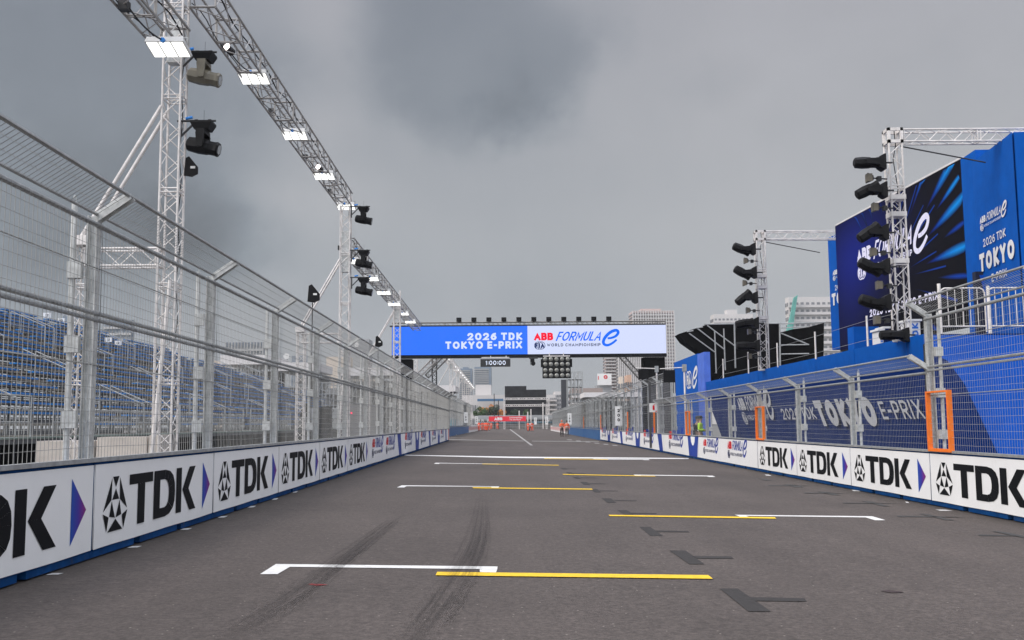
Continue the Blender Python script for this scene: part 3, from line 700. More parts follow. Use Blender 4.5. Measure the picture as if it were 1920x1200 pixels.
def fence(name_label, fn, Z0, n, Lb, a, forward, zt, mid, stays=True, coarse=1, wr=.0030):
    """built along the wall: local x runs with a; children repeat every Lb"""
    Zs = Z0 if forward else Z0
    x = fn(Zs); t = thing('catch_fence', name_label, 'fence', (x, Zs, gz(x)), a)
    me = {'wire_mesh': bay_mesh(Lb, zt, coarse, wr).mesh('wire_mesh', M_wire), 'overhang_mesh': over_mesh(Lb, zt, coarse).mesh('overhang_mesh', M_wire),
          'post': post_mesh(zt).mesh('post', M_galv2), 'stay_tube': stay_mesh(zt).mesh('stay_tube', M_galv2), 'rail_set': rails_mesh(Lb, zt, mid).mesh('rail_set', M_galv)}
    for i in range(n + 1):
        for nm in ('post', 'stay_tube') + (('wire_mesh', 'overhang_mesh', 'rail_set') if i < n else ()):
            if nm == 'stay_tube' and not stays: continue
            o = obj(nm, me[nm], t); o.location = ((i * Lb) + (.09 if nm == 'stay_tube' else 0) * (-1 if forward else 1), 0, 0)
            if nm == 'post': o.rotation_euler = (RJ.uniform(-.006, .006), RJ.uniform(-.006, .006), RJ.uniform(-.03, .03))
            if nm == 'stay_tube': o.rotation_euler = (RJ.uniform(-.004, .004), RJ.uniform(-.006, .006), RJ.uniform(-.25, .25)); o.location.z = RJ.uniform(-.07, .07)
    return t
fence('tall galvanised catch fence over the lettered panels ' + GS, lw, 1.64, 19, 4.0, LA, True, 3.32, 2.36)
fence('far tall catch fence past the wall opening ' + GS, lf, 98.5, 14, 4.0, LFA, True, 3.9, 2.7, False, 2)
f_low = fence('lower catch fence in front of the blue stage wall', rw, 17.5 + 4.16 * 8, 8, 4.16, RA, False, 2.40, None, wr=.0021)
f_hi = fence('tall catch fence nearest the camera ' + SS, rw, 17.48, 3, 4.16, RA, False, 3.34, 2.40, wr=.0023)
f_far = fence('long far catch fence beyond the blue stage wall', rw, 205, 38, 4.16, RA, False, 3.6, 2.5, True, 2)
def gate(Z, w=.9, h=1.03, label=None, slim=False):
    t = thing('gate_frame', label, 'gate frame', (rw(Z), Z, gz(rw(Z))), RA, 'orange frames along the stage side fence')
    b = BH + .02
    for i, (x0, z0, x1, z1_) in enumerate([(0, b, .06, b + h), (w - .06, b, w, b + h), (.061, b + h - .03, w - .061, b + h), (.061, b, w - .061, b + .05)] if not slim else [(0, b, .1, b + h)]):
        mb = MB(); mb.box(x0, -.055, z0, x1, .02, z1_); obj('frame_side' if i < 2 else 'frame_rail', mb, t, M_orange)
gate(17.45, label='largest orange access frame, beside the tall fence post')
gate(30.0, label='orange access frame in front of the stage wall lettering', h=.98)
gate(42.5, label='orange access frame near the end of the low fence', h=1.0)
for Z, lab in ((52.4, 'orange post under the small white pictogram sign'), (65, 'orange post just nearer than the tall number board'), (86, 'orange post just beyond the tall number board'), (108, 'farthest slim orange post on the fence')):
    gate(Z, label=lab, slim=True, h=1.25)

# ------------------------------------------------------------------ distance boards
M_board = mat('board_white', (.68, .68, .67), .5, 0, .03)
def num_board(s, px, y0, y1, Z, label):
    c = P(px, (y0 + y1) / 2, Z); h = (y1 - y0) * Z / F; w = h * .36
    t = thing('distance_board', label, 'sign', (c.x, c.y, c.z - h / 2), 0, 'braking distance boards')
    mb = MB(); mb.box(-w / 2, 0, 0, w / 2, .03, h); obj('board', mb, t, M_board)
    ch = h * .16; mb = MB()
    for i, d in enumerate(s):
        p, _ = text(d, ch, .24, 1.0, align='c'); mb.flat(move(p, 0, h * (.70 - .24 * i)), -.006)
    obj('printed_number', mb, t, M_ink)
    mb = MB(); mb.box(-.03, .035, -.5, .03, .07, h * .8); obj('bracket', mb, t, M_galv)
num_board('200', 823, 759, 794, 79, 'tall white board reading 200 on the grandstand side fence')
num_board('150', 873.5, 773, 793, 119, 'white board reading 150 on the far grandstand side fence')
num_board('100', 893.5, 780, 795, 155, 'farthest white number board reading 100 beside the grandstand side marshals')
num_board('200', 1160, 762, 798, 70, 'tall white board reading 200 on the stage side fence')
num_board('150', 1068, 775, 796, 125, 'white board reading 150 just behind the two standing workers')
num_board('100', 1025, 781, 796, 175, 'white board reading 100 on the far stage side fence')
num_board('50', 1004, 783, 796, 215, 'smallest number board at the far end of the stage side fence')
c = P(1225.5, 764.5, 51.5); t = thing('pictogram_sign', 'small white sign with red extinguisher pictogram above an orange post', 'sign', (c.x, c.y, c.z))
mb = MB(); mb.box(-.22, 0, -.23, .22, .02, .23); obj('board', mb, t, M_board)
mb = MB(); mb.flat([[(-.05, -.12), (.05, -.12), (.05, .1), (-.05, .1)], [(-.03, .1), (.1, .16), (.1, .18), (-.03, .14)], [(.08, -.2), (.18, -.2), (.18, -.16), (.08, -.16)]], -.005); obj('printed_pictogram', mb, t, M_pred)

# ------------------------------------------------------------------ trusses
def truss(mb, a, b, w, up=(0, 0, 1), rc=.026, rb=.011, step=None, n=6, mi=0, h=None):
    a = Vector(a); b = Vector(b); d = b - a; Lt = d.length; d.normalize(); up = Vector(up)
    if abs(d.dot(up)) > .95: up = Vector((0, 1, 0))
    u = d.cross(up).normalized(); v = u.cross(d).normalized(); h = h or w
    cs = [u * (sx * w / 2) + v * (sy * h / 2) for sx, sy in ((-1, -1), (1, -1), (1, 1), (-1, 1))]
    for c in cs: mb.tube(a + c, b + c, rc, n, mi)
    step = step or w; m = max(1, round(Lt / step)); 
    for k in range(4):
        c0, c1 = cs[k], cs[(k + 1) % 4]
        for i in range(m):
            p0 = a + d * (Lt * i / m); p1 = a + d * (Lt * (i + 1) / m)
            if i % 2 == 0: mb.tube(p0 + c0, p1 + c1, rb, 4, mi, caps=False)
            else: mb.tube(p0 + c1, p1 + c0, rb, 4, mi, caps=False)
    q = 0.0
    while q <= Lt + .01:
        for k in range(4):
            for dd in (-.04, .04):
                e = min(max(q + dd, 0), Lt); mb.tube(a + d * e + cs[k], a + d * e + cs[(k + 1) % 4], rb * 1.3, 4, mi, caps=False)
        q += 2.0 if Lt > 3 else Lt
    return mb
def tower(X, Z, ztop, label, w=.38, brace=True, slv=(7.6, 8.2)):
    g = gz(X); t = thing('truss_tower', label, 'truss tower', (X, Z, g), 0, 'truss towers carrying the lighting line')
    mb = MB(); truss(mb, (0, 0, .1), (0, 0, ztop - g), w, step=.36, rc=.026, rb=.0115); obj('mast', mb, t, M_alu)
    mb = MB(); mb.box(-.6, -.5, 0, .6, .5, .1); obj('base_plate', mb, t, M_galv)
    if brace:
        mb = MB(); truss(mb, (-1.75, 0, .1), (-1.75, 0, 5.0), .3, step=.3, rc=.024, rb=.01); obj('outrigger_mast', mb, t, M_alu)
        mb = MB(); truss(mb, (-1.75, 0, 4.7), (-.2, 0, 4.7), .36, step=.36, rc=.024, rb=.01); obj('cross_truss', mb, t, M_alu)
        for dy in (-.19, .19):
            mb = MB(); mb.tube((-1.85, dy, 5.0), (-.2, dy, 7.9), .04, 8); obj('diagonal_brace', mb, t, M_alu)
        mb = MB(); mb.box(-1.95, -.25, 4.95, -1.6, .25, 5.15); obj('corner_joint', mb, t, M_alu)
        mb = MB(); mb.tube((-.22, -.23, .1), (.10, -.23, 4.2), .04, 8); obj('foot_brace', mb, t, M_alu)
    mb = MB()
    for k in range(26):                  # cable bundle climbing the mast
        z0 = .3 + k * (ztop - .8) / 26; z1_ = .3 + (k + 1) * (ztop - .8) / 26
        mb.tube((.13 + .03 * math.sin(k * 1.7), .1, z0), (.13 + .03 * math.sin((k + 1) * 1.7), .1, z1_), .012, 4, caps=False)
    obj('cable', mb, t, M_black)
    mb = MB(); mb.box(-.15, -.12, slv[0] - g, .16, .12, slv[1] - g)
    obj('sleeve_block', mb, t, M_galv2)
    return t
TW = [(-7.12, 20.5, 10.7, 'nearest tall white truss tower with outrigger behind the fence', .38, True, (9.0, 9.95)), (-6.75, 40.0, 10.7, 'second tall truss tower with three moving lights on its arm side', .38, True, (7.5, 9.2)),
      (-6.85, 59.0, 9.3, 'third truss tower, in front of the start screen')]
for a in TW: tower(*a)
for i, Z in enumerate((113, 132, 151, 171, 192)): tower(-6.6 - .0129 * (Z - 40) + .6, Z, 8.9, 'far white truss tower seen under the start screen, %s along' % (ORD[i] if i else 'first'), brace=(i < 3))
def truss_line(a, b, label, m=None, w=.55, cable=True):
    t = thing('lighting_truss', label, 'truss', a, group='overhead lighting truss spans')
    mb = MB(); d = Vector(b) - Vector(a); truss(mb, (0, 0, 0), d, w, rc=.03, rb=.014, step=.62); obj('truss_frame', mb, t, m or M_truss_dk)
    if cable:
        mb = MB(); L0 = d.length; n = int(L0 / .5)
        for r_, ox, oz in ((.02, .14, .2), (.014, -.22, -.2)):
            pr = None
            for i in range(n + 1):
                q = d * (i / n) + Vector((ox + .03 * math.sin(i * 1.3), 0, oz + .05 * math.sin(i * .9)))
                if pr is not None: mb.tube(pr, q, r_, 4, caps=False)
                pr = q
            obj('power_cable', mb, t, M_black); mb = MB()
    return t
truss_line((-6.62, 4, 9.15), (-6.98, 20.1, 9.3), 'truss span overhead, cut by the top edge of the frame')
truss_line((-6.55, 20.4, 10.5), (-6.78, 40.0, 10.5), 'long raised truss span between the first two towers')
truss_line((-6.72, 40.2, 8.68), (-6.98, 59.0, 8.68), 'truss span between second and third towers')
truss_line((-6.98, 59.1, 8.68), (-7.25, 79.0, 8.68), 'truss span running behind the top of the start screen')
truss_line((-6.9, 79.2, 8.5), (-7.9, 200.0, 8.5), 'far truss span with a row of lit panels beyond the screen', cable=False, m=M_alu)

# ------------------------------------------------------------------ floodlights
def make_flood():
    t = thing('floodlight', '', 'floodlight', group='white three-panel floodlights under the lighting truss')
    R = Matrix.Rotation(math.radians(-12), 4, 'X')
    w, d, h = .43, .31, .07
    def tb(mb): mb.v = [tuple(R @ Vector(v)) for v in mb.v]; return mb
    mb = MB(); mb.hexa([(-w, -d, -h), (w, -d, -h), (w, d, -h), (-w, d, -h)], [(-w + .03, -d + .03, h), (w - .03, -d + .03, h), (w - .03, d - .03, h), (-w + .03, d - .03, h)])
    obj('lamp_housing', tb(mb), t, M_housew)
    for i in range(3):
        x0 = -w + .035 + i * .276; mb = MB(); mb.box(x0, -d + .03, -h - .018, x0 + .238, d - .03, -h - .002); obj('lamp_panel', tb(mb), t, M_lampw)
    mb = MB(); mb.bar((-.42, 0, .06), (-.42, 0, .2), .03, .03); mb.bar((.42, 0, .06), (.42, 0, .2), .03, .03); mb.bar((-.42, 0, .2), (.42, 0, .2), .03, .03); obj('hanging_bracket', mb, t, M_galv)
    mb = MB(); mb.tube((-.02, -.36, .02), (-.02, -.30, .02), .055, 10); obj('plug', mb, t, M_bluecap)
    mb = MB(); pr = None
    for i in range(9):
        q = Vector((-.05 - .05 * i, -.36 - .30 * (i / 8) * 3, .03 + .018 * i * i / 3)); 
        if pr is not None: mb.tube(pr, q, .02, 5, caps=False)
        pr = q
    obj('cable', mb, t, M_grey)
    mb = MB(); mb.box(-.62, -1.35, .30, -.42, -1.15, .50); obj('junction_box', mb, t, M_grey)
    return t
fl = make_flood()
FL = [(-6.60, 18.6, 8.50, 'largest floodlight, glowing at the top of the nearest tower')]
FL += [(-6.58 - .0115 * i * 5, 24.8 + 5.07 * i, 10.12, 'lit floodlight under the raised span, %s past the nearest tower' % ['first', 'second', 'third', 'fourth'][i]) for i in range(4)]
FL += [(-6.68 - .013 * i * 5, 42 + 5.25 * i, 8.19 + .02 * i, 'lit floodlight under the lower span, %s past the second tower' % (ORD[i] if i else 'first')) for i in range(6)]
FL += [(-7.05 - .008 * i * 6, 100 + 7.0 * i, 8.2, 'far lit floodlight beyond the start screen, %s of its row' % (ORD[i] if i else 'first')) for i in range(14)]
for i, (x, y, z, lab) in enumerate(FL):
    o = fl if i == 0 else dup(fl, lab)
    o['label'] = lab; o.location = (x, y, z + .14); o.scale = (.87, .87, .87)
for i, (px, py, Z) in enumerate(((426, 88, 23.2), (597, 313, 34.2))):
    c = P(px, py, Z); t = thing('spot_lamp', 'small glaring spot lamp on the raised truss, %s' % ('nearer of two' if i == 0 else 'farther of two'), 'lamp', c, rot=(0, 0, 0), group='small glaring spot lamps')
    mb = MB(); mb.tube((0, -.0, 0), (.05, .22, -.05), .07, 10, r2=.10); obj('lamp_body', mb, t, M_grey)
    mb = MB(); mb.tube((-.02, -.03, .01), (-.001, -.001, .0), .09, 10); obj('lamp_face', mb, t, M_lampwarm)

# ------------------------------------------------------------------ moving-head lights
def head_parts(t, yaw, tilt, m=None, lens=M_lens):
    """hangs along -z: base, yoke, head"""
    mb = MB(); mb.hexa([(-.17, -.17, -.17), (.17, -.17, -.17), (.17, .17, -.17), (-.17, .17, -.17)], [(-.25, -.21, -.02), (.25, -.21, -.02), (.25, .21, -.02), (-.25, .21, -.02)]); mb.box(-.25, -.21, -.018, .25, .21, .03)
    obj('pan_base', mb, t, M_black)
    yk = MB(); yk.box(-.1, -.24, -.27, .1, .24, -.172)
    for s in (-1, 1): yk.hexa([(-.07, s * .24 - .03, -.62), (.07, s * .24 - .03, -.62), (.07, s * .24 + .03, -.62), (-.07, s * .24 + .03, -.62)], [(-.1, s * .24 - .035, -.271), (.1, s * .24 - .035, -.271), (.1, s * .24 + .035, -.271), (-.1, s * .24 + .035, -.271)])
    y = obj('yoke', yk, t, m or M_black); y.rotation_euler = (0, 0, yaw)
    hd = MB(); rings = [(-.38, .10), (-.34, .155), (-.10, .175), (.12, .165), (.16, .15), (.30, .15), (.36, .165), (.40, .15)]; n = 8
    for x, r in rings:
        for k in range(n): a = math.pi * 2 * (k + .5) / n; hd.v.append((x, r * 1.15 * math.cos(a), r * 1.1 * math.sin(a)))
    for i in range(len(rings) - 1):
        for k in range(n): hd.f.append((i * n + k, (i + 1) * n + k, (i + 1) * n + (k + 1) % n, i * n + (k + 1) % n)); hd.m.append(0)
    hd.f.append(tuple(range(n))); hd.m.append(0); hd.f.append(tuple(reversed(range((len(rings) - 1) * n, len(rings) * n)))); hd.m.append(0)
    h = obj('lamp_head', hd, y, m or M_black); h.location = (0, 0, -.56); h.rotation_euler = (0, tilt, 0)
    mb = MB(); mb.tube((.401, 0, 0), (.408, 0, 0), .115, 14); l = obj('lens', mb, y, lens); l.location = (0, 0, -.56); l.rotation_euler = (0, tilt, 0)
def hung_light(px, py, Z, label, m=None):
    """arm from the tower on the left, light below"""
    c = P(px, py, Z)
    t = thing('moving_light', label, 'stage light', c, 0, 'moving lights hung on the grandstand side towers')
    head_parts(t, 0.0, math.radians(12), m); t.scale = (.88, .88, .88)
    mb = MB(); mb.tube((-.62, 0, .07), (.30, 0, .07), .026, 8); mb.bar((-.55, 0, -.45), (-.55, 0, .10), .05, .05); mb.bar((-.52, 0, -.3), (-.18, 0, .05), .04, .04); mb.box(-.2, -.04, .03, -.12, .04, .10); mb.box(.12, -.04, .03, .2, .04, .10)
    obj('arm', mb, t, M_grey)
    mb = MB(); mb.tube((-.42, 0, .13), (-.26, 0, .16), .035, 8); obj('plug', mb, t, M_bluecap)
    mb = MB(); mb.tube((0, .05, .03), (0, .05, .35), .004, 4); obj('safety_rod', mb, t, M_black)
hung_light(383, 103, 20.4, 'upper moving light with beige head on the nearest tower', mat('beige_housing', (.15, .135, .10), .5, 0, .25, 3))
hung_light(381, 232, 20.4, 'lower black moving light on the nearest tower')
hung_light(681.5, 390, 39.6, 'top one of three black moving lights on the second tower')
hung_light(682, 472, 39.6, 'middle one of three black moving lights on the second tower')
hung_light(682, 523, 39.6, 'bottom one of three black moving lights on the second tower')
def antenna(px, py, Z, label, pole=True, s=1.0):
    c = P(px, py, Z); t = thing('paddle_antenna', label, 'antenna', c, 0, 'black paddle antennas')
    mb = MB(); mb.prism([(-.13 * s, -.22 * s), (.05 * s, -.25 * s), (.19 * s, -.18 * s), (.19 * s, -.02 * s), (-.02 * s, .24 * s), (-.10 * s, .2 * s)], -.02, .02); obj('paddle', mb, t, M_black)
    mb = MB(); mb.box(.02, -.03, -.05, .12, -.021, .0); obj('paddle_label', mb, t, M_board)
    if pole: mb = MB(); mb.tube((0, 0, -.25), (0, 0, -3.4), .014, 6); obj('pole', mb, t, M_black)
antenna(586, 550, 26.0, 'black paddle antenna on a thin pole above the fence')
antenna(709, 640, 42, 'smaller black paddle antenna beside the diagonal brace of the third tower')
antenna(356, 312, 20.6, 'black paddle antenna clamped to the nearest tower', False, .9)

# ------------------------------------------------------------------ grandstand
def make_section(rows, label):
    tread, zf, rise, Lsec, gap = .70, 1.12, .325, 9.2, 1.25; ztop = zf + rise * (rows - 1)
    M_ggreen = mat('green_deck_edge', (.15, .20, .17), .8)
    t = thing('grandstand_section', label, 'grandstand', group='grandstand sections with blue bench seats')
    sup = MB()
    for r in range(rows):
        z = zf + r * rise; y = r * tread      # local y away from track
        for hb in (0, 1):
            q0 = 0 if hb == 0 else Lsec * (.52 + .06 * (r % 3)); q1 = Lsec * (.47 + .06 * (r % 3)) if hb == 0 else Lsec
            if (r * 7 + hb * 3) % 11 == 0: continue
            mb = MB(); mb.box(q0, y + .24, z + .285, q1, y + .52, z + .34); obj('bench', mb, t, M_seat)
        mb = MB(); mb.box(0, y, z - .06, Lsec, y + tread - .02, z); obj('tread', mb, t, M_tread)
        for k in range(7):
            q = .2 + k * (Lsec - .4) / 6; sup.box(q, y + .36, z + .001, q + .05, y + .41, z + .26); sup.box(q - .02, y + .29, z + .27, q + .07, y + .48, z + .284)
        sup.box(0, y + tread - .06, z + .001, Lsec, y + tread - .03, z + .13)
        sup.tube((0, y + .45, z + .16), (Lsec, y + .45, z + .16), .018, 5)
    obj('bench_supports', sup, t, M_riser, kind='stuff')
    mb = MB()
    for q in [i * Lsec / 4 + .05 for i in range(5)]:
        for r in range(0, rows, 2): mb.tube((q, r * tread + .1, 0), (q, r * tread + .1, zf + r * rise - .07), .03, 5)
    obj('scaffold_legs', mb, t, M_galv, kind='stuff')
    mb = MB(); mb.box(0, -1.0, zf - .07, Lsec + gap, -.01, zf - .03); obj('front_walkway', mb, t, M_ggreen)
    mb = MB(); mb.box(0, -.95, .93, Lsec + gap, -.9, zf - .075); obj('front_fascia', mb, t, M_riser)
    mb = MB(); mb.box(0, .4, .0, Lsec + gap, .45, zf - .2); obj('underside_shade', mb, t, M_dark)  # dark sheet standing in for the shaded void under the deck
    mb = MB()
    for q in (0.02, Lsec / 3, 2 * Lsec / 3, Lsec): mb.tube((q, -.92, zf - .1), (q, -.92, zf + 1.0), .022, 5)
    for z in (.35, .7, 1.0): mb.tube((0, -.92, zf + z), (Lsec, -.92, zf + z), .018, 5)
    for i in range(60): mb.tube((i * Lsec / 60, -.92, zf + .05), (i * Lsec / 60, -.92, zf + .7), .007, 3, caps=False)
    obj('front_railing', mb, t, M_galv, kind='stuff')
    mb = MB()
    for r in range(rows * 2): mb.box(Lsec + .05, r * tread / 2, zf + r * rise / 2 - .08, Lsec + gap - .05, r * tread / 2 + tread / 2, zf + r * rise / 2)
    obj('aisle_steps', mb, t, M_tread, kind='stuff')
    mb = MB()
    for r in range(0, rows - 3, 4):
        y = r * tread; z = zf + r * rise
        for xx in (Lsec + .12, Lsec + gap - .12):
            mb.tube((xx, y, z), (xx, y, z + 1.0), .02, 5); mb.tube((xx, y + 1.6, z + rise * 2.2), (xx, y + 1.6, z + rise * 2.2 + 1.0), .02, 5); mb.tube((xx, y, z + 1.0), (xx, y + 1.6, z + rise * 2.2 + 1.0), .02, 5)
    obj('aisle_handrail', mb, t, M_galv, kind='stuff')
    mb = MB(); y = rows * tread
    for z in (.5, 1.0): mb.tube((0, y, ztop + z), (Lsec + gap, y, ztop + z), .015, 5)
    obj('back_railing', mb, t, M_galv, kind='stuff')
    return t
def grandstand():
    dirv = Vector((-.0129, 1, 0)).normalized(); ang = math.atan2(dirv.y, dirv.x); L0 = 10.45
    org = Vector((-12.95, 16.0, 0))
    rowsn = [20, 20, 20, 20, 20, 19, 17, 15, 12]; last = {}
    for k in range(9):
        lab = 'blue bench grandstand section behind the fence, %s from the camera' % (ORD[k])
        o = dup(last[rowsn[k]], lab) if rowsn[k] in last else make_section(rowsn[k], lab)
        last[rowsn[k]] = o
        o.location = org + dirv * (k * L0); o.rotation_euler = (0, 0, ang); o['label'] = lab
    for i, (px, py, Z) in enumerate([(88, 591, 56), (115, 601, 60), (135, 607, 63), (203, 637, 60), (221, 643, 62), (244, 656, 66), (345, 686, 76), (373, 697, 80), (418, 719, 90), (436, 728, 92), (461, 737, 98), (479, 746, 104)]):
        c = P(px, py, Z); t = thing('row_sign', 'small white number card above the seats, %s from the camera' % (ORD[i] if i else 'nearest'), 'sign', c, group='small white cards above the grandstand seats')
        mb = MB(); mb.box(-.22, 0, -.14, .22, .02, .14); obj('card', mb, t, M_board)
        mb = MB(); mb.tube((0, .035, -.9), (0, .035, .1), .015, 5); obj('card_pole', mb, t, M_galv)
        p, _ = text(['11', '12', '15', '16'][i % 4] if False else '12' , .14, .2, align='c'); mb = MB(); mb.flat(move(p, 0, -.07), -.005); obj('printed_number', mb, t, M_ink)
    c0 = G(172, 870); Zc = 24.0
    for i, (xa, xb, h) in enumerate(((85, 195, 1.1), (196, 292, 1.12), (292, 318, 1.1))):
        a = P(xa, 800, Zc); b = P(xb, 800, Zc); t = thing('ballast_block', ['pale concrete ballast block with stencilled marks beside the outrigger', 'pale concrete ballast block between the tower and its outrigger', 'short concrete ballast block at the tower foot'][i], 'concrete block', ((a.x + b.x) / 2, Zc, gz(-9)), group='pale concrete ballast blocks')
        w = (b.x - a.x) / 2 - .01; mb = MB(); mb.hexa([(-w, -.5, 0), (w, -.5, 0), (w, .5, 0), (-w, .5, 0)], [(-w + .02, -.48, h - .25 + .06 * i), (w - .02, -.48, h - .25 + .06 * i), (w - .02, .48, h - .25 + .06 * i), (-w + .02, .48, h - .25 + .06 * i)])
        obj('block', mb, t, M_conc)
grandstand()

# ------------------------------------------------------------------ start gantry
M_scrB = mat('screen_blue', srgb(50, 120, 255), emit=1.0)
M_scrW = mat('screen_pale', srgb(214, 223, 255), emit=1.0)
M_scrT = mat('screen_lettering', srgb(222, 232, 255), emit=1.0)
M_scrR = mat('screen_red', srgb(255, 10, 50), emit=1.0)
M_scrL = mat('screen_logo_blue', srgb(10, 110, 255), emit=1.0)
M_scrN = mat('screen_navy', srgb(25, 45, 100), emit=1.0)
def gantry():
    Z = 75.0; a = P(735, 640, Z); b = P(1249, 637, Z); k = Z / F; W_ = (b - a).x
    zt = P(992, 611, Z).z; zb = P(992, 664, Z).z; X0 = a.x
    t = thing('start_gantry', 'start gantry with long blue and white lit screen across the track', 'gantry', (X0, Z, 0))
    H = zt - zb; xm = (990 - 735) * k
    mb = MB(); mb.box(0, 0, zb, xm, .12, zt); s1 = obj('screen_blue_half', mb, t, M_scrB)
    mb = MB(); mb.box(xm + .002, 0, zb, W_, .12, zt); s2 = obj('screen_pale_half', mb, t, M_scrW)
    mb = MB(); mb.box(-.03, .125, zb - .05, W_ + .03, .5, zt + .02); obj('screen_back', mb, t, M_dark)
    px = lambda x: (x - 735) * k; pz = lambda y: zt - (y - 612.5) * k * 1.0
    mb = MB()
    p, _ = text('2026 TDK', 14 * k, .25, 1.0, .2, 0, 103 * k); mb.flat(move(p, px(877), pz(639)), -.01); obj('lit_lettering', mb, t, M_scrT); mb = MB()
    p, _ = text('TOKYO E-PRIX', 14 * k, .25, 1.0, .2, 0, 144 * k); mb.flat(move(p, px(835.5), pz(655)), -.01)
    obj('lit_lettering', mb, t, M_scrT)
    mb = MB(); logo(mb, px(1000.5), pz(656.8), 160.5 * k, -.01, (0, 1, 2)); obj('lit_mark', mb, t, [M_scrR, M_scrL, M_scrN])
    mb = MB(); mb.box(-.05, -.05, zb - 6 * k, W_ + .02, .7, zb - .06); obj('lower_beam', mb, t, M_black)
    mb = MB(); mb.box(-.2, .0, zt + .03, W_, .6, zt + .10); mb.box(0, -.02, zt + .24, W_, .02, zt + .28); obj('upper_beam', mb, t, M_grey)
    mb = MB(); truss(mb, (0, .3, zt + .2), (W_, .3, zt + .2), .28, rc=.03, rb=.016, step=.34); obj('upper_truss', mb, t, M_truss_dk)
    for (xa, xb, nm) in ((750, 772, 0), (1207, 1248, 1)):
        mb = MB(); mb.box(px(xa), .1, .0, px(xb), 1.4, zb - .3); obj('draped_leg', mb, t, M_cloth)
    for i in range(11):
        x = px(861 + 28.25 * i); l = thing('roof_lamp', 'small black lamp box on top of the start gantry, %s from the grandstand end' % (ORD[i] if i else 'first'), 'lamp', (X0 + x, Z, zt + .36), group='black lamp boxes on the gantry')
        mb = MB(); mb.box(-.19, -.1, 0, .19, .1, .30); obj('lamp_box', mb, l, M_black)
        mb = MB(); mb.tube((0, .12, -.1), (0, .12, .1), .03, 6); obj('lamp_bracket', mb, l, M_grey)
    # clock
    z0 = pz(689.5); z1_ = pz(675)
    c = thing('race_clock', 'black clock board reading 1:00:00 hanging under the gantry', 'clock', (X0 + px(929.5), Z - .3, z0))
    w = 28 * k; mb = MB(); mb.box(-w, 0, 0, w, .12, z1_ - z0); obj('clock_board', mb, c, M_grey)
    p, _ = text('1:00:00', 8.0 * k, .17, 1.15, .24, 0, 37 * k, 'c'); mb = MB(); mb.flat(move(p, .02, 3.4 * k), -.01); obj('lit_digits', mb, c, mat('digit_light', srgb(225, 235, 255), emit=1.3))
    mb = MB(); mb.tube((-9 * k, .05, z1_ - z0), (-9 * k, .05, 6 * k + z1_ - z0), .03, 6); mb.tube((20 * k, .05, z1_ - z0), (20 * k, .05, 6 * k + z1_ - z0), .03, 6); mb.box(-26 * k, -.02, 16.5 * k, 26 * k, .05, 18.2 * k); obj('clock_hanger', mb, c, M_alu)
    # start lights
    z0 = pz(712); c = thing('start_lights', 'black panel of twenty round start lights hanging under the gantry', 'traffic light', (X0 + px(1043.5), Z - .5, z0))
    w = 26.3 * k; h = 40 * k; mb = MB(); mb.box(-w, 0, 0, w, .25, h); mb.box(-w - .12, .05, h * .52, w + .12, .2, h * .9); obj('light_panel', mb, c, M_black)
    for r in range(4):
        for q in range(5):
            x = (-21 + 10.5 * q) * k; z = (5.2 + [0, 9.8, 21, 30.5][r]) * k
            mb = MB(); n = 14; rr = .155
            vs = [(x, -.07, z)] + [(x + rr * .6 * math.cos(a), -.055, z + rr * .6 * math.sin(a)) for a in [2 * math.pi * i / n for i in range(n)]] + [(x + rr * math.cos(a), -.01, z + rr * math.sin(a)) for a in [2 * math.pi * i / n for i in range(n)]]
            mb.add(vs, [(0, 1 + i, 1 + (i + 1) % n) for i in range(n)] + [(1 + i, 1 + n + i, 1 + n + (i + 1) % n, 1 + (i + 1) % n) for i in range(n)]); obj('lamp_lens', mb, c, M_lens2, smooth=True)
    mb = MB(); mb.box(-w * .95, -.02, h + .02, w * .95, .1, h + .09); mb.tube((-w * .5, .1, h), (-w * .5, .1, h + .3), .03, 6); mb.tube((w * .5, .1, h), (w * .5, .1, h + .3), .03, 6); obj('light_hanger', mb, c, M_alu)
    # small camera
    c = thing('gantry_camera', 'small black camera hanging between the clock and the start lights', 'camera', (X0 + px(1000), Z - .3, pz(684)))
    mb = MB(); mb.tube((0, -.15, 0), (0, .15, 0), .17, 10); mb.box(-.2, -.1, .1, .1, .1, .35); obj('camera_body', mb, c, M_black)
    mb = MB(); mb.box(-.3, -.05, .36, .35, .05, .5); mb.tube((-.2, 0, -.1), (-.2, 0, .45), .02, 5); obj('camera_mount', mb, c, M_grey)
    # stays
    for (xa, ya, xb, yb, zz, m, lab) in ((820, 669, 786, 703, Z + 2, M_alu, 'pale diagonal truss under the grandstand end of the gantry'), (1160, 662, 1205, 712, Z + 1.5, M_truss_dk, 'dark diagonal truss under the stage end of the gantry'), (836, 670, 800, 706, Z + 2.2, M_truss_dk, 'darker second diagonal truss under the grandstand end')):
        p0 = P(xa, ya, zz); p1 = P(xb, yb, zz); g = thing('stay_truss', lab, 'truss', p0); mb = MB(); truss(mb, (0, 0, 0), p1 - p0, .34, rc=.04, rb=.02, step=.34); obj('truss_frame', mb, g, m)
    for (x, y0, Zz, m, lab) in ((814.5, 668, Z + 3, M_grey, 'dark upright truss behind the grandstand end of the gantry'), (779, 672, Z + 12, M_alu, 'white upright truss seen past the gantry leg')):
        p0 = P(x, y0, Zz); g = thing('upright_truss', lab, 'truss', (p0.x, p0.y, 0)); mb = MB(); truss(mb, (0, 0, 0), (0, 0, p0.z), .34, rc=.035, rb=.02, step=.34); obj('truss_frame', mb, g, m)
    c = P(1057.5, 712, 168); g = thing('dark_pillar', 'dark square pillar standing below the start lights', 'pillar', (c.x, c.y, 0)); mb = MB(); mb.box(-.5, -.5, 0, .5, .5, c.z); obj('shaft', mb, g, mat('pillar_grey', (.035, .038, .045), .7))
gantry()

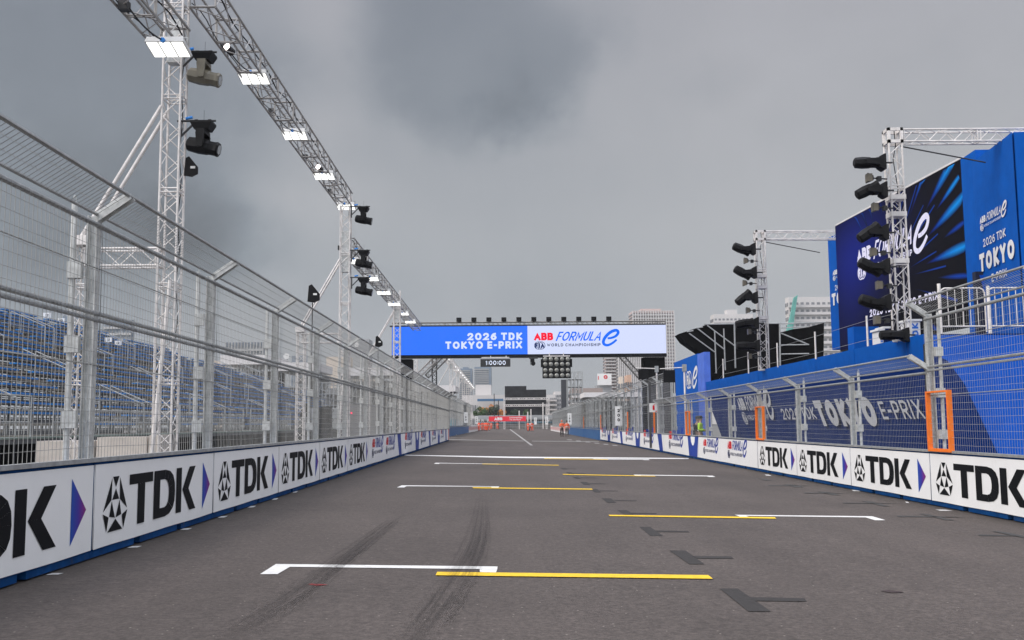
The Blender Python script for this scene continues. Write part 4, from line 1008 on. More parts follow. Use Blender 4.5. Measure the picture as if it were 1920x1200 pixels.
# ------------------------------------------------------------------ stage side
def wall_text(mb, s, h, x, z, w, y, mi=0, t=.2, slant=0):
    p, _ = text(s, h, t, 1.0, .2, slant, w); mb.flat(move(p, x, z), y, mi)
def stage():
    # local frame: x runs towards the camera, front face at y=0 looks at the track
    def wx(Z): return 10.0 + .0045 * (Z - 24)
    ang = wall_dir(wx, 24, 1, False)
    Zfar, Znear = 52.0, 23.7; Lw = Zfar - Znear; zt = 3.42
    t = thing('stage_platform', 'long blue fabric covered stage platform behind the low fence', 'stage', (wx(Zfar), Zfar, 0), ang)
    g = gz(10); UC = .34
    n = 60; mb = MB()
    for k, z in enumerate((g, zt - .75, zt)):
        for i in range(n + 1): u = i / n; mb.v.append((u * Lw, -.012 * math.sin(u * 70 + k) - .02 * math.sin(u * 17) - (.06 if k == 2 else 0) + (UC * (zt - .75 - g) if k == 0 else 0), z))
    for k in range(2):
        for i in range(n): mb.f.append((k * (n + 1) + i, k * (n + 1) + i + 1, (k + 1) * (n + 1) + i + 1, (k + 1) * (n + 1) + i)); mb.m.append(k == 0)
    obj('front_drape', mb, t, [M_fabric, mat('stage_fabric_shaded', (0.0015, 0.022, 0.135), 0.8, 0, 0.12, 2.5, 0.5, spec=.1)], smooth=True)  # lower drape gets a darker blue with the undercut's shade in its colour
    mb = MB(); mb.box(0, 1.1, g, Lw - .1, 9, zt - .3); mb.box(0, .1, zt - .2, Lw - .1, 9, zt - .02); obj('deck', mb, t, M_fabdk)
    seams(t, [3.6 + 3.9 * q for q in range(7)], zt - .73, zt - .02, -.09, M_fabric)
    # lettering on the drape
    zk = zt - .75
    for wd in range(4):
        mb = MB()
        if wd == 0: logo(mb, 6.6, 1.25, 6.0, -.06, (0, 0, 0))
        if wd == 1: wall_text(mb, '2026 TDK', .42, 13.5, 1.42, 4.3, -.06, t=.16)
        if wd == 2: wall_text(mb, 'TOKYO', .86, 18.0, 1.18, 5.5, -.06, t=.30)
        if wd == 3: wall_text(mb, 'E-PRIX', .50, 23.95, 1.38, 2.9, -.06, t=.15)
        mb.v = [(x, y + max(0, zk - z) * UC, z) for x, y, z in mb.v]
        obj('printed_lettering', mb, t, mat('print_pale', (.60, .62, .66), .6))
    # front return facing the camera: blue brightened as sky-lit, undercut shade painted navy
    mb = MB(); n = 20; x0 = 0; W0 = 12
    y0 = Znear
    r = thing('stage_return', 'bright blue fabric face at the near end of the stage', 'stage', (wx(Znear) - .03, Znear, 0), 0)
    for k, z in enumerate((g, zt - .06)):
        for i in range(n + 1): u = i / n; mb.v.append((u * W0, -.03 * math.sin(u * 25 + k * .5), z))
    for i in range(n): mb.f.append((i, i + 1, n + 2 + i, n + 1 + i)); mb.m.append(0)
    obj('fabric_face', mb, r, M_fablt, smooth=True)
    mb = MB(); mb.poly([(0.0, -.045, g), (1.75, -.045, g), (.75, -.045, 2.2), (.38, -.045, 2.75), (0.0, -.045, 2.95)]); obj('undercut_shade', mb, r, M_fabdk)  # navy patch paints the shade of the undercut part
    mb = MB(); mb.box(0, .06, g, W0, .4, zt - .08); obj('return_backing', mb, r, M_dark)
    # taller panel at the far end with two marks
    e0, e1 = 62.0, 51.9
    q = thing('stage_end_panel', 'tall blue panel with white roundel and letter at the far end of the stage', 'panel', (wx(e0) - .1, e0, 0), ang)
    mb = MB(); mb.box(0, 0, g, e0 - e1 - 1.9, .3, 5.05); obj('panel_face', mb, q, M_fabric)
    mb = MB(); mb.box(e0 - e1 - 1.898, -.02, g, e0 - e1, .3, 5.0); obj('pale_strip', mb, q, mat('pale_blue_strip', (.06, .14, .55), .7, 0, .15, 2, .4))
    mb = MB(); rg = ribbon(ell(0, 0, .62, .47, 0, 360, 18), .075)
    mb.flat(move(rg, 5.05, 3.75), -.010); mb.flat(move(rg, 5.6, 3.75), -.014)
    p, _ = text('FIA', .52, .24, 1.0, .12, 0, 1.25); mb.flat(move(p, 4.7, 3.49), -.018)
    e = [(838, 118), (880, 122), (930, 142), (958, 178), (948, 204), (915, 205), (862, 180), (812, 130), (790, 82), (800, 50), (838, 40), (890, 62), (940, 102)]
    mb.flat([[(6.45 + (p2[0] - 780) * .0083, 3.22 + (p2[1] - 30) * .0062) for p2 in pl] for pl in ribbon(spline(e, 4), 22, False, 34)], -.01)
    obj('printed_marks', mb, q, M_pwhite)
    # posts with cables
    for i, (px, y0_, Z) in enumerate([(1355.5, 673, 47.5), (1402.5, 660, 42.0), (1457, 643, 37.3), (1528, 622, 32.6), (1625, 592, 28.0)]):
        top = P(px, y0_, Z); tt = thing('guard_post', 'slim white cable post on the stage edge, %s from the far end' % (ORD[i] if i else 'first'), 'post', (top.x, Z, zt - .05), group='slim posts along the stage edge')
        mb = MB(); mb.tube((0, 0, 0), (0, 0, top.z - zt + .05), .028, 8); obj('tube', mb, tt, M_alu)
    tt = thing('guard_cable', 'pair of thin cables strung between the stage posts', 'cable', (0, 0, 0)); mb = MB()
    pr = [P(1340, 700, 50), P(1355.5, 680, 47.5), P(1402.5, 667, 42.0), P(1457, 651, 37.3), P(1528, 631, 32.6), P(1625, 601, 28.0), P(1745, 572, 24.4)]
    for i in range(len(pr) - 1):
        mb.tube(pr[i], pr[i + 1], .006, 4); mb.tube(pr[i] - Vector((0, 0, .55)), pr[i + 1] - Vector((0, 0, .55)), .006, 4)
    obj('strung_wire', mb, tt, M_galv)
    # LED screen
    A = P(1566, 427, 38.9); B = P(1802, 297, 28.8); d = Vector((B.x - A.x, B.y - A.y, 0)); Ls = d.length; ang2 = math.atan2(d.y, d.x)
    zb = P(1576, 657, 38.9).z; ztp = (A.z + B.z) / 2
    s = thing('led_screen', 'large dark LED screen with blue light streaks and white lettering on the stage', 'screen', (A.x, A.y, 0), ang2)
    M_scr = attr_mat('screen_picture', 1.0)
    nx, nz = 48, 24; mb = MB(); cols = []
    for j in range(nz + 1):
        for i in range(nx + 1):
            u, v = i / nx, j / nz; mb.v.append((u * Ls, 0, zb + (ztp - zb) * v))
            g1 = math.exp(-(((u - .22) / .30) ** 2 + ((v - .72) / .30) ** 2)); g2 = math.exp(-(((u - .12) / .2) ** 2 + ((v - .45) / .5) ** 2)) * .5
            k = (g1 + g2) * .9; cols.append((.0018 + .003 * k, .002 + .010 * k, .006 + .15 * k))
    for j in range(nz):
        for i in range(nx): mb.f.append((j * (nx + 1) + i, j * (nx + 1) + i + 1, (j + 1) * (nx + 1) + i + 1, (j + 1) * (nx + 1) + i)); mb.m.append(0)
    o = obj('picture', mb, s, M_scr); paint(o, cols)
    mb = MB(); cols = []; rnd = random.Random(5); cxx, czz = Ls * .46, zb + (ztp - zb) * .42; Hs = ztp - zb
    rays = [(47, .52, 1.22, 1.5), (54, .72, 1.12, 1.0), (59, .8, 1.10, .9), (41, .9, 1.25, 1.2), (33, .70, 1.2, 1.9), (26, .8, 1.12, 1.1), (19, .62, 1.12, 1.9), (11, .8, 1.05, 1.0), (3, .55, 1.08, 1.9), (-7, .7, 1.05, 1.0), (-33, .6, 1.12, 2.2), (-38, .62, 1.12, 1.6),
            (66, .45, .95, .7), (74, .5, .9, .7), (112, .42, .92, 1.6), (122, .5, .98, 1.9), (130, .45, .9, 1.0), (50, .25, .75, .6), (62, .3, .8, .6), (84, .35, .85, .5), (29, .3, .8, .6), (15, .35, .75, .5), (-2, .35, .8, .5), (37, .3, .7, .5), (70, .3, .7, .4), (-16, .4, .95, .7), (7, .3, .7, .5), (95, .4, .8, .5)]
    for th, r0, r1, wd in rays:
        a = math.radians(th); cyan = r1 > 1.05; N_ = 8
        for k in range(N_ + 1):
            u = k / N_; rr = (r0 + (r1 - r0) * u) * Ls * .52; hw = math.radians(wd) * rr * (.10 + .55 * math.sin(math.pi * min(1, u * .75)))
            for sgn in (-1, 0, 1):
                x = cxx + rr * math.cos(a) - sgn * hw * 1.7 * math.sin(a); z = czz + rr * math.sin(a) * .92 + sgn * hw * 1.7 * math.cos(a)
                x = min(max(x, .02), Ls - .02); z = min(max(z, zb + .02), ztp - .02)
                mb.v.append((x, -.004 - .0003 * (len(mb.f) % 11), z))
                b = math.sin(math.pi * min(1, u * .62)) ** 1.4 * (1 if sgn == 0 else .06)
                cols.append((.002, (.26 if cyan else .045) * b * (b if cyan else 1) + .003, (.75 if cyan else .36) * b + .010))
        o0 = len(mb.v) - 3 * (N_ + 1)
        for k in range(N_):
            for q3 in (0, 1): mb.f.append((o0 + 3 * k + q3, o0 + 3 * k + 3 + q3, o0 + 3 * k + 4 + q3, o0 + 3 * k + 1 + q3)); mb.m.append(0)
    o = obj('light_streaks', mb, s, M_scr, kind='stuff'); paint(o, cols)
    M_sw = mat('screen_white_letters', srgb(225, 222, 245), emit=1.0)
    mb = MB(); logo(mb, Ls * .20, zb + Hs * .50, Ls * .58, -.015, (0, 0, 0)); obj('lit_mark', mb, s, M_sw); mb = MB(); wall_text(mb, '2026 TDK TOKYO E-PRIX', .27, Ls * .30, zb + Hs * .20, Ls * .52, -.015, t=.22); obj('lit_lettering', mb, s, M_sw, kind='stuff')
    mb = MB(); mb.box(-.05, .02, zb - .05, Ls - .01, .14, ztp + .03); obj('screen_cabinet', mb, s, M_dark)
    mb = MB(); mb.box(0, .0, ztp + .031, Ls, .5, ztp + .09); obj('screen_cap', mb, s, M_cwhite)
    # podium furniture
    for i, (xa, xb, ya, yb, Z, m, lab) in enumerate([(1704, 1727, 597, 640, 27.5, M_board, 'white podium stand with blue vertical letters beside the screen'), (1649, 1657, 615, 650, 29, M_board, 'narrow white podium panel with blue marks'), (1658, 1668, 611, 645, 29.5, M_fabdk, 'navy podium panel between two white ones'), (1600, 1650, 608, 655, 33, M_fabric, 'blue backing panel at the foot of the screen')]):
        a = P(xa, ya, Z); b = P(xb, yb, Z); tt = thing('podium_block', lab, 'podium', ((a.x + b.x) / 2, Z, zt - .02), 0, 'podium pieces on the stage')
        w = (b.x - a.x) / 2; h = a.z - zt; mb = MB(); mb.box(-w, 0, 0, w, .6, h - .06); obj('podium_body', mb, tt, m)
        if i == 3: continue
        mb = MB(); mb.box(-w - .05, -.03, h - .058, w + .05, .63, h); obj('podium_top', mb, tt, M_board)
        if i < 2:
            mb = MB(); p, _ = text('TDK', w * 1.1, .24, 1.0, .2, 0, h * .75); mb.flat([[(w * .6 - q2[1], h * .1 + q2[0]) for q2 in pl] for pl in p], -.008); obj('printed_letters', mb, tt, mat('letter_blue', (.01, .12, .5), .5))
    # pylons
    def pylon(x0, x1, y0p, y1p, Z0, Z1, lab, zbot, cut=False):
        A = P(x0, y0p, Z0); B = P(x1, y1p, Z1); d = Vector((B.x - A.x, B.y - A.y, 0)); L_ = d.length; ag = math.atan2(d.y, d.x); zt_ = (A.z + B.z) / 2
        s = thing('banner_pylon', lab, 'banner', (A.x, A.y, 0), ag, 'tall blue banners flanking the LED screen')
        mb = MB(); n = 10
        for z in (zbot, zt_):
            for i in range(n + 1): mb.v.append((L_ * i / n, -.012 * math.sin(i * 2.1), z))
        for i in range(n): mb.f.append((i, i + 1, n + 2 + i, n + 1 + i)); mb.m.append(0)
        obj('banner_face', mb, s, M_fabric, smooth=True)
        mb = MB(); mb.box(0, .04, zbot, L_, 1.2, zt_ - .01); obj('banner_frame', mb, s, M_fabric)
        mb = MB(); c = .12; zz = zbot + (zt_ - zbot)
        logo(mb, L_ * .14, zbot + (zt_ - zbot) * .60, L_ * .66, -.03, (0, 0, 0)); obj('printed_mark', mb, s, M_pwhite); mb = MB(); wall_text(mb, '2026 TDK', .22, L_ * .2, zbot + (zt_ - zbot) * .51, L_ * .55, -.03, t=.16)
        wall_text(mb, 'TOKYO', .5, L_ * .08, zbot + (zt_ - zbot) * .385, L_ * .84, -.03, t=.28); wall_text(mb, 'E-PRIX', .22, L_ * .36, zbot + (zt_ - zbot) * .31, L_ * .36, -.03, t=.16)
        obj('printed_lettering', mb, s, M_pwhite)
        return s
    pylon(1822, 1899, 293, 260, 27.6, 24.6, 'tall blue banner with white event lettering, near end of the screen', zt)
    A = P(1801, 299, 28.75); B = P(1829, 293, 27.7); s = thing('banner_return', 'narrow blue fabric return between the screen and the near banner', 'banner', (A.x, A.y, 0), math.atan2(B.y - A.y, B.x - A.x)); mb = MB(); mb.box(0, .0, zt, (B - A).xy.length, .5, A.z - .0); obj('fabric_face', mb, s, M_fabric)
    pylon(1552, 1610, 447, 417, 41.5, 38.2, 'blue banner with partly hidden lettering, far end of the screen', 4.3)
    # black structure beyond the near pylon
    c = P(1903, 258, 24.8); c.x += .35; s = thing('scaffold_bay', 'black draped scaffold bay cut off by the picture edge', 'scaffold', (c.x, c.y, 0)); mb = MB(); mb.box(.1, .1, zt, 4, .6, c.z); obj('black_drape', mb, s, M_cloth)
    for xx in (0.02, 2.0):
        mb = MB(); mb.tube((xx, 0, zt), (xx, 0, c.z + .2), .035, 8); obj('scaffold_pole', mb, s, M_galv)
    for i, z in enumerate((4.5, 6, 7.5)): mb = MB(); mb.tube((-.2, -.04, z), (3, -.04, z), .03, 8); obj('scaffold_ledger', mb, s, M_galv)
    # crowd barriers on the platform
    for i, (xa, xb) in enumerate(((1766, 1850), (1856, 1935), (1940, 2010))):
        a = P(xa, 620, 24.2); b = P(xb, 620, 24.2); s = thing('crowd_barrier', ['rounded white crowd barrier with orange tag on the stage', 'second crowd barrier on the stage, by the picture edge', 'crowd barrier beyond the picture edge'][i], 'barrier', (a.x, 24.2, zt - .02), 0, 'tubular crowd barriers on the stage')
        w = b.x - a.x; h = 1.16; r = .02; mb = MB(); pts = [(0, .08), (0, h - .12), (.04, h - .04), (.12, h), (w - .12, h), (w - .04, h - .04), (w, h - .12), (w, .08)]
        for k in range(len(pts) - 1): mb.tube((pts[k][0], 0, pts[k][1]), (pts[k + 1][0], 0, pts[k + 1][1]), r, 6)
        mb.tube((0, 0, .22), (w, 0, .22), r, 6); obj('rail_frame', mb, s, M_alu)
        for k in range(1, 6):
            mb = MB(); mb.tube((w * k / 6, 0, .22), (w * k / 6, 0, h), .011, 6); obj('upright_bar', mb, s, M_alu)
    for i, (px, ya) in enumerate(((1760, 532), (1852, 536))):
        c = P(px, ya, 24.0); s = thing('platform_post', 'thick white upright post %s the crowd barriers' % ('before' if i == 0 else 'between'), 'post', (c.x, 24.0, zt), 0); mb = MB(); mb.tube((0, 0, 0), (0, 0, c.z - zt), .04, 8); obj('tube', mb, s, M_alu)
    s = thing('dark_backdrop', 'dark navy patterned backdrop behind the crowd barriers', 'backdrop', (14.0, 27.2, zt)); mb = MB(); mb.box(-1.2, 0, 0, 8, .2, 2.0); obj('backdrop_cloth', mb, s, mat('navy_cloth', (.008, .012, .035), .7))
    mb = MB(); mb.flat([spline([(-1.1, 1.9), (-.9, 1.2), (-.3, .5), (.8, .05), (1.5, .05), (.7, .6), (-.2, 1.4), (-.6, 1.9)], 3)], -.01); obj('blue_wave_print', mb, s, M_fablt)
    # truss towers
    def stage_tower(px, ytop, Z, label, lab2, out, w, yb):
        c = P(px, ytop, Z); s = thing('truss_tower', label, 'truss tower', (c.x, Z, zt - .05), 0, 'truss towers standing on the stage')
        hh = c.z - zt + .05; mb = MB(); truss(mb, (0, 0, 0), (0, 0, hh - .4), w, rc=.026, rb=.012, step=.33); obj('mast', mb, s, M_alu)
        for z in (hh * .36, hh * .58, hh * .66): mb = MB(); mb.box(-w / 2 - .03, -w / 2 - .03, z, w / 2 + .03, w / 2 + .03, z + .12); obj('sleeve', mb, s, M_alu)
        b = w / 2 + .03; mb = MB(); e = .05
        for sx in (-1, 1):
            for sy in (-1, 1): mb.box(sx * b, sy * b, hh - .4, sx * (b - e * 1.4), sy * (b - e * 1.4), hh)
        for z in (hh - .4, hh - .08): mb.box(-b, -b, z, b, -b + e, z + .08); mb.box(-b, b - e, z, b, b, z + .08); mb.box(-b, -b + e + .002, z, -b + e, b - e - .002, z + .08); mb.box(b - e, -b + e + .002, z, b, b - e - .002, z + .08)
        obj('corner_box', mb, s, M_alu)
        mb = MB(); truss(mb, (b, 0, hh - .2), (out, 0, hh - .2), .32, rc=.026, rb=.012, step=.33); obj('cross_truss', mb, s, M_alu)
        mb = MB(); mb.tube((b, 0, hh - .45), (min(out, 2.2 + b), 0, hh - .9), .02, 6); obj('stay_pole', mb, s, M_grey)
        mb = MB()
        for k in range(14): mb.tube((.05 + .05 * math.sin(k * 2), .05, hh * k / 14), (.05 + .05 * math.sin(k * 2 + 2), .05, hh * (k + 1) / 14), .012, 4, caps=False)
        obj('cable', mb, s, M_black)
        return s
    stage_tower(1673, 243, 25.5, 'taller looking truss tower with cross truss in front of the LED screen', '', 6.5, .34, 640)
    stage_tower(1424, 433, 39.5, 'farther truss tower with cross truss in front of the black drapes', '', 3.2, .34, 690)
    def side_light(px, py, Z, tilt, label, big=1.0, yaw=0.0, grp='moving lights on the stage towers'):
        """base against the tower on the right, head to the left"""
        c = P(px, py, Z); s = thing('moving_light', label, 'stage light', c, group=grp, rot=(0, math.radians(90), 0))
        s.scale = (big, big, big); head_parts(s, yaw, tilt)
        mb = MB(); mb.tube((0, 0, .05), (0, 0, .3), .03, 6); obj('clamp', mb, s, M_grey)
    for i, (py, tl) in enumerate(((305, -90), (357, -115), (436, -125), (500, -60), (567, -70))):
        side_light(1656 + i * 2.5, py, 25.0, math.radians(tl), 'black moving light on the near stage tower, %s from the top' % (ORD[i] if i else 'first'), .80)
    side_light(1700, 628, 25.0, math.radians(-90), 'black moving light lying at the foot of the near stage tower', .72)
    for i, (py, tl) in enumerate(((467, -65), (511, -60), (558, -130), (606, -100), (648, -90))):
        side_light(1414 + i * 2, py, 39.0, math.radians(tl), 'black moving light on the far stage tower, %s from the top' % (ORD[i] if i else 'first'), .92)
    M_amber = mat('work_lamp_glass', (.14, .12, .085), .3)
    def work(px, py, Z, label):
        c = P(px, py, Z); s = thing('work_lamp', label, 'lamp', c, group='small square work lamps on the stage towers')
        mb = MB(); mb.hexa([(-.16, -.1, -.12), (-.16, .1, -.12), (-.16, .1, .12), (-.16, -.1, .12)][::-1], [(.0, -.05, -.06), (.0, .05, -.06), (.0, .05, .06), (.0, -.05, .06)][::-1]); mb.tube((0, 0, 0), (.4, .1, 0), .02, 5); mb.box(.1, -.06, -.08, .2, .06, .04); obj('lamp_body', mb, s, M_grey)
        mb = MB(); mb.box(-.17, -.112, -.10, -.05, -.102, .10); mb.box(-.172, -.1, -.10, -.165, .09, .10); obj('lamp_glass', mb, s, M_amber)
    for i, (x, y) in enumerate(((1637, 334), (1648, 389), (1645, 473), (1656, 535), (1652, 600))): work(x, y, 25.2, 'small square work lamp on the near stage tower, %s from the top' % (ORD[i] if i else 'first'))
    for i, (x, y) in enumerate(((1403, 489), (1401, 531), (1407, 582), (1410, 622), (1411, 668))): work(x, y, 39.2, 'small square work lamp on the far stage tower, %s from the top' % (ORD[i] if i else 'first'))
    # black draped canopy behind
    Z = 60.0; pts = [(1273, 626), (1283, 640), (1300, 652), (1323, 667), (1335, 715), (1461, 705), (1461, 606), (1380, 607), (1324, 609)]
    s = thing('draped_stand', 'black draped scaffold stand with slanting roof behind the stage', 'scaffold', P(1400, 700, Z)); o0 = Vector(s.location)
    q = [P(a, b, Z) - o0 for a, b in pts]; mb = MB(); mb.prism([(v.x, v.z) for v in q][::-1], 0.0, 1.6); obj('black_drape', mb, s, M_cloth)
    q = [P(a, b, Z) - o0 for a, b in [(1463, 700), (1548, 700), (1549, 604), (1520, 612), (1490, 616), (1463, 623)]]; mb = MB(); mb.prism([(v.x, v.z) for v in q], 0.4, 2.0); obj('black_drape', mb, s, M_cloth)
    for a, b, r in [((1340, 620), (1343, 700), .05), ((1357, 616), (1360, 694), .05), ((1377, 605), (1379, 690), .06), ((1292, 625), (1340, 660), .05), ((1308, 616), (1358, 655), .05), ((1326, 610), (1377, 648), .05),
                    ((1465, 607), (1548, 604), .05), ((1465, 615), (1516, 612), .04), ((1465, 625), (1516, 646), .05), ((1465, 647), (1517, 646), .05), ((1465, 664), (1517, 663), .05), ((1462, 605), (1463, 690), .06), ((1320, 608), (1465, 606), .05), ((1305, 615), (1318, 613), .05), ((1288, 622), (1300, 620), .05)]:
        mb = MB(); v0 = P(a[0], a[1], Z - .25) - o0; v1 = P(b[0], b[1], Z - .25) - o0; mb.tube(v0, v1, r * .8, 6); obj('scaffold_pole', mb, s, M_galv)
stage()

# sign arms above the fence
for i, (pxp, y0, Z, xa, xb, ya, yb) in enumerate(((1231, 690, 52, 1197, 1216, 692, 711), (1283, 687, 45.5, 1243.5, 1266, 694, 717))):
    a = P(pxp, y0 - 3, Z); g = gz(a.x); t = thing('signal_arm', ['blank black signal board on a pole arm before the gantry leg', 'blank black signal board on a pole arm beside the blue end panel'][i], 'signal', (a.x, Z, g))
    mb = MB(); mb.tube((0, 0, 0), (0, 0, a.z - g), .045, 8); obj('pole', mb, t, M_alu)
    b0 = P(xa, ya, Z); b1 = P(xb, yb, Z)
    mb = MB(); mb.tube((-.1 + .1, 0, a.z - g - .12), (b0.x - a.x - .15, 0, b0.z - g + .06), .025, 6); obj('arm', mb, t, M_alu)
    mb = MB(); mb.box(-.09, -.09, a.z - g - .3, .09, .09, a.z - g + .02); obj('pole_clamp', mb, t, M_galv)
    mb = MB(); mb.box(b0.x - a.x, -.05, b1.z - g, b1.x - a.x, .05, b0.z - g); obj('board', mb, t, M_black)

# ------------------------------------------------------------------ buildings and background structures
def bmat(n, c, v=.06): return mat(n, c, .8, 0, v, .05)
B_pale = bmat('facade_pale', (.46, .43, .41)); B_pink = bmat('facade_pink', (.46, .37, .35)); B_grey = bmat('facade_grey', (.30, .31, .32)); B_white = bmat('facade_white', (.50, .48, .47)); B_dk = mat('facade_dark', (.020, .020, .022), .9, 0, .5, .6, spec=.1)
B_win = mat('window_dark', (.16, .165, .175), .25, 0, .2, .3); B_winb = mat('window_blue', (.11, .15, .20), .25, 0, .2, .3); B_beige = bmat('facade_beige', (.58, .50, .42)); B_slate = bmat('facade_slate', (.16, .19, .23))
def building(label, x0, x1, yt, Z, depth, floors, cols, wall, win, name='apartment_building', rot=0.0, balcony=None, cap=None, win_h=.5, win_w=.55, bandm=None, ybase=None, right=None):
    depth = min(depth, max(4.0, Z * 7.0 / max(20, abs((x0 + x1) / 2 - 960))))
    a = P(x0, yt, Z); b = P(x1, yt, Z); W0 = b.x - a.x; Hh = a.z; t = thing(name, label, 'building', ((a.x + b.x) / 2, Z, -.5), rot)
    Hh += .5; fh = Hh / (floors + .6) if floors else Hh; w = W0 / 2
    mb = MB(); mb.box(-w, 0, 0, w, depth, Hh); obj('wall', mb, t, wall)
    if cap:
        mb = MB(); mb.box(-w * cap, depth * .2, Hh, w * cap * .8, depth * .8, Hh + fh * .8); obj('roof_house', mb, t, wall)
    if floors:
        mb = MB(); cw = W0 / cols; side = MB()
        for f in range(floors):
            z0 = fh * (f + .35)
            for c in range(cols):
                x = -w + cw * (c + .5); mb.box(x - cw * win_w / 2, -.25, z0, x + cw * win_w / 2, -.0, z0 + fh * win_h)
            nd = max(2, int(depth / cw))
            for c in range(nd):
                y = depth * (c + .5) / nd; dd = depth / nd * win_w / 2
                for sx in (-1, 1): mb.box(sx * w, y - dd, z0, sx * (w + .25), y + dd, z0 + fh * win_h)
        o = obj('window_grid', mb, t, win); o['kind'] = 'stuff'
        if balcony:
            mb = MB()
            for f in range(floors):
                z0 = fh * (f + .12); mb.box(-w - .3, -1.2, z0, w + .3, -.3, z0 + fh * .36)
            o = obj('balcony_bands', mb, t, balcony); o['kind'] = 'stuff'
        if bandm:
            mb = MB()
            for c in range(cols + 1): x = -w + cw * c; mb.box(x - .25, -1.3, 0, x + .25, -.35, Hh)
            o = obj('facade_piers', mb, t, bandm); o['kind'] = 'stuff'
    if right:
        mb = MB(); mb.box(w * .72, -1.5, 0, w + .05, depth, Hh * .98); obj('side_strip', mb, t, right)
    return t
H_a = bmat('hazy_facade', (.36, .36, .355)); H_w = mat('hazy_window', (.18, .20, .22), .6, 0, .2, .1); H_s = bmat('hazy_slate', (.13, .17, .22))
building('farther slim high-rise tower with blue side strip beyond the track', 862, 885, 691, 900, 14, 30, 6, H_s, H_w, 'tower_block', balcony=H_a, right=H_s, cap=.5)
building('wider high-rise tower with balcony bands beyond the track', 889.5, 921, 688, 880, 16, 30, 8, H_s, H_w, 'tower_block', balcony=H_a, right=H_s)
building('long low white building with small windows at the end of the track', 866, 948, 741, 330, 20, 2, 18, B_white, B_win, 'long_building', cap=.4)
building('low warehouse with pale walls and blue upper band', 895, 947, 748, 290, 12, 0, 1, B_white, B_winb, 'warehouse')
t = thing('roof_band', 'blue band along the top of the far warehouse', 'fascia', P(921, 750, 288)); mb = MB(); mb.box(-4, 0, -.35, 4, .5, .35); obj('band', mb, t, bmat('roof_blue', (.06, .14, .25)))
building('black cube shaped building behind the overhead truss frames', 947, 1024, 731, 300, 22, 0, 1, B_dk, B_win, 'black_building')
building('black upper block on the roof of the black building', 946.5, 987, 724, 303, 14, 0, 1, B_dk, B_win, 'black_building')
building('small white apartment building right of the black building', 1024, 1042, 740, 330, 15, 7, 5, B_white, B_win, balcony=B_pale)
building('white block beside the dark pillar', 1040, 1056, 734, 340, 15, 8, 4, B_white, B_win)
building('stepped brown construction blocks behind the far fence', 1072, 1130, 728, 240, 15, 6, 9, bmat('facade_brown', (.27, .22, .20)), B_win, balcony=B_white)
building('pinkish balcony apartment tower, partly under the gantry end', 1134, 1158, 640, 450, 9, 26, 4, B_pink, B_win, balcony=B_white)
building('grey gridded apartment slab behind the gantry end', 1159, 1206, 640, 430, 9, 26, 14, B_pale, B_win, bandm=B_white, win_w=.6)
building('tall pinkish apartment tower rising above the stage end of the gantry', 1186, 1263, 583, 520, 34, 34, 16, B_pink, B_win, 'tower_block', rot=.03, balcony=B_white, bandm=B_white, cap=.55)
building('white rooftop sign building with red round emblem', 1120, 1147, 722, 300, 10, 0, 1, B_grey, B_win, 'office_building')
c = P(1133.5, 711, 299); t = thing('rooftop_sign', 'white rooftop board with red round emblem', 'sign', c); k = 299 / F; mb = MB(); mb.box(-13.2 * k, 0, -11 * k, 13.2 * k, .4, 10.5 * k); obj('sign_board', mb, t, M_board)
mb = MB(); mb.flat(move(ribbon(ell(0, 0, 2.9 * k, 2.9 * k, 0, 360, 14), 1.6 * k), 2 * k, 4 * k) + [[(-1 * k, 3.4 * k), (5 * k, 3.4 * k), (5 * k, 4.6 * k), (-1 * k, 4.6 * k)], [(-12 * k, -1 * k), (-10.6 * k, -1 * k), (-10.6 * k, 6 * k), (-12 * k, 6 * k)]], -.05); obj('red_emblem', mb, t, M_pred)
building('narrow cream tower beside the grey slab', 1163, 1168, 706, 290, 5, 5, 1, B_beige, B_win)
building('peach coloured block beside the grey slab', 1176, 1184, 703, 295, 8, 5, 2, bmat('facade_peach', (.5, .33, .24)), B_win)
building('white high-rise behind the black drapes', 1338, 1412, 589, 520, 30, 18, 10, B_white, B_win, 'tower_block', balcony=B_white, cap=.3)
building('white high-rise with green netting beside the LED screen', 1478, 1600, 557, 450, 30, 17, 12, B_white, B_win, 'tower_block', balcony=B_white)
t = thing('safety_net', 'green safety netting hanging on the corner of the white high-rise', 'netting', P(1490, 560, 446)); o0 = Vector(t.location); q = [P(a, b, 446) - o0 for a, b in ((1489, 558), (1496, 553), (1491, 585), (1487, 620), (1474, 625), (1483, 590))]; mb = MB(); mb.prism([(v.x, v.z) for v in q][::-1], 0, 1.5); obj('net_cloth', mb, t, mat('net_green', (.09, .30, .26), .8, 0, .3, .3))
building('grey hazy apartment tower above the grandstand, first one', 196, 246, 600, 620, 25, 17, 8, H_s, H_w, balcony=H_a)
building('small hazy tower above the grandstand edge', 118, 146, 592, 620, 20, 18, 4, H_s, H_w, balcony=H_a)
building('broad hazy apartment block behind the scaffold stand', 424, 494, 642, 560, 25, 14, 12, H_s, H_w, balcony=H_a, bandm=H_a)
building('low slate coloured office beyond the second tower', 547, 578, 667, 480, 20, 8, 5, B_slate, B_winb, 'office_building')
building('beige tall block between the fence posts', 612, 655, 669, 210, 15, 3, 3, B_beige, H_a, 'office_building', win_h=.18, win_w=.3)
building('second beige block with roof antennas', 657, 705, 690, 215, 15, 3, 3, B_beige, H_a, 'office_building', win_h=.18, win_w=.3)
building('grey rooftop plant building carrying white dishes', 655, 692, 636, 225, 10, 0, 1, B_grey, B_win, 'office_building')
building('cream low building left of the scaffold stand', 400, 418, 676, 300, 10, 3, 2, B_beige, H_w)
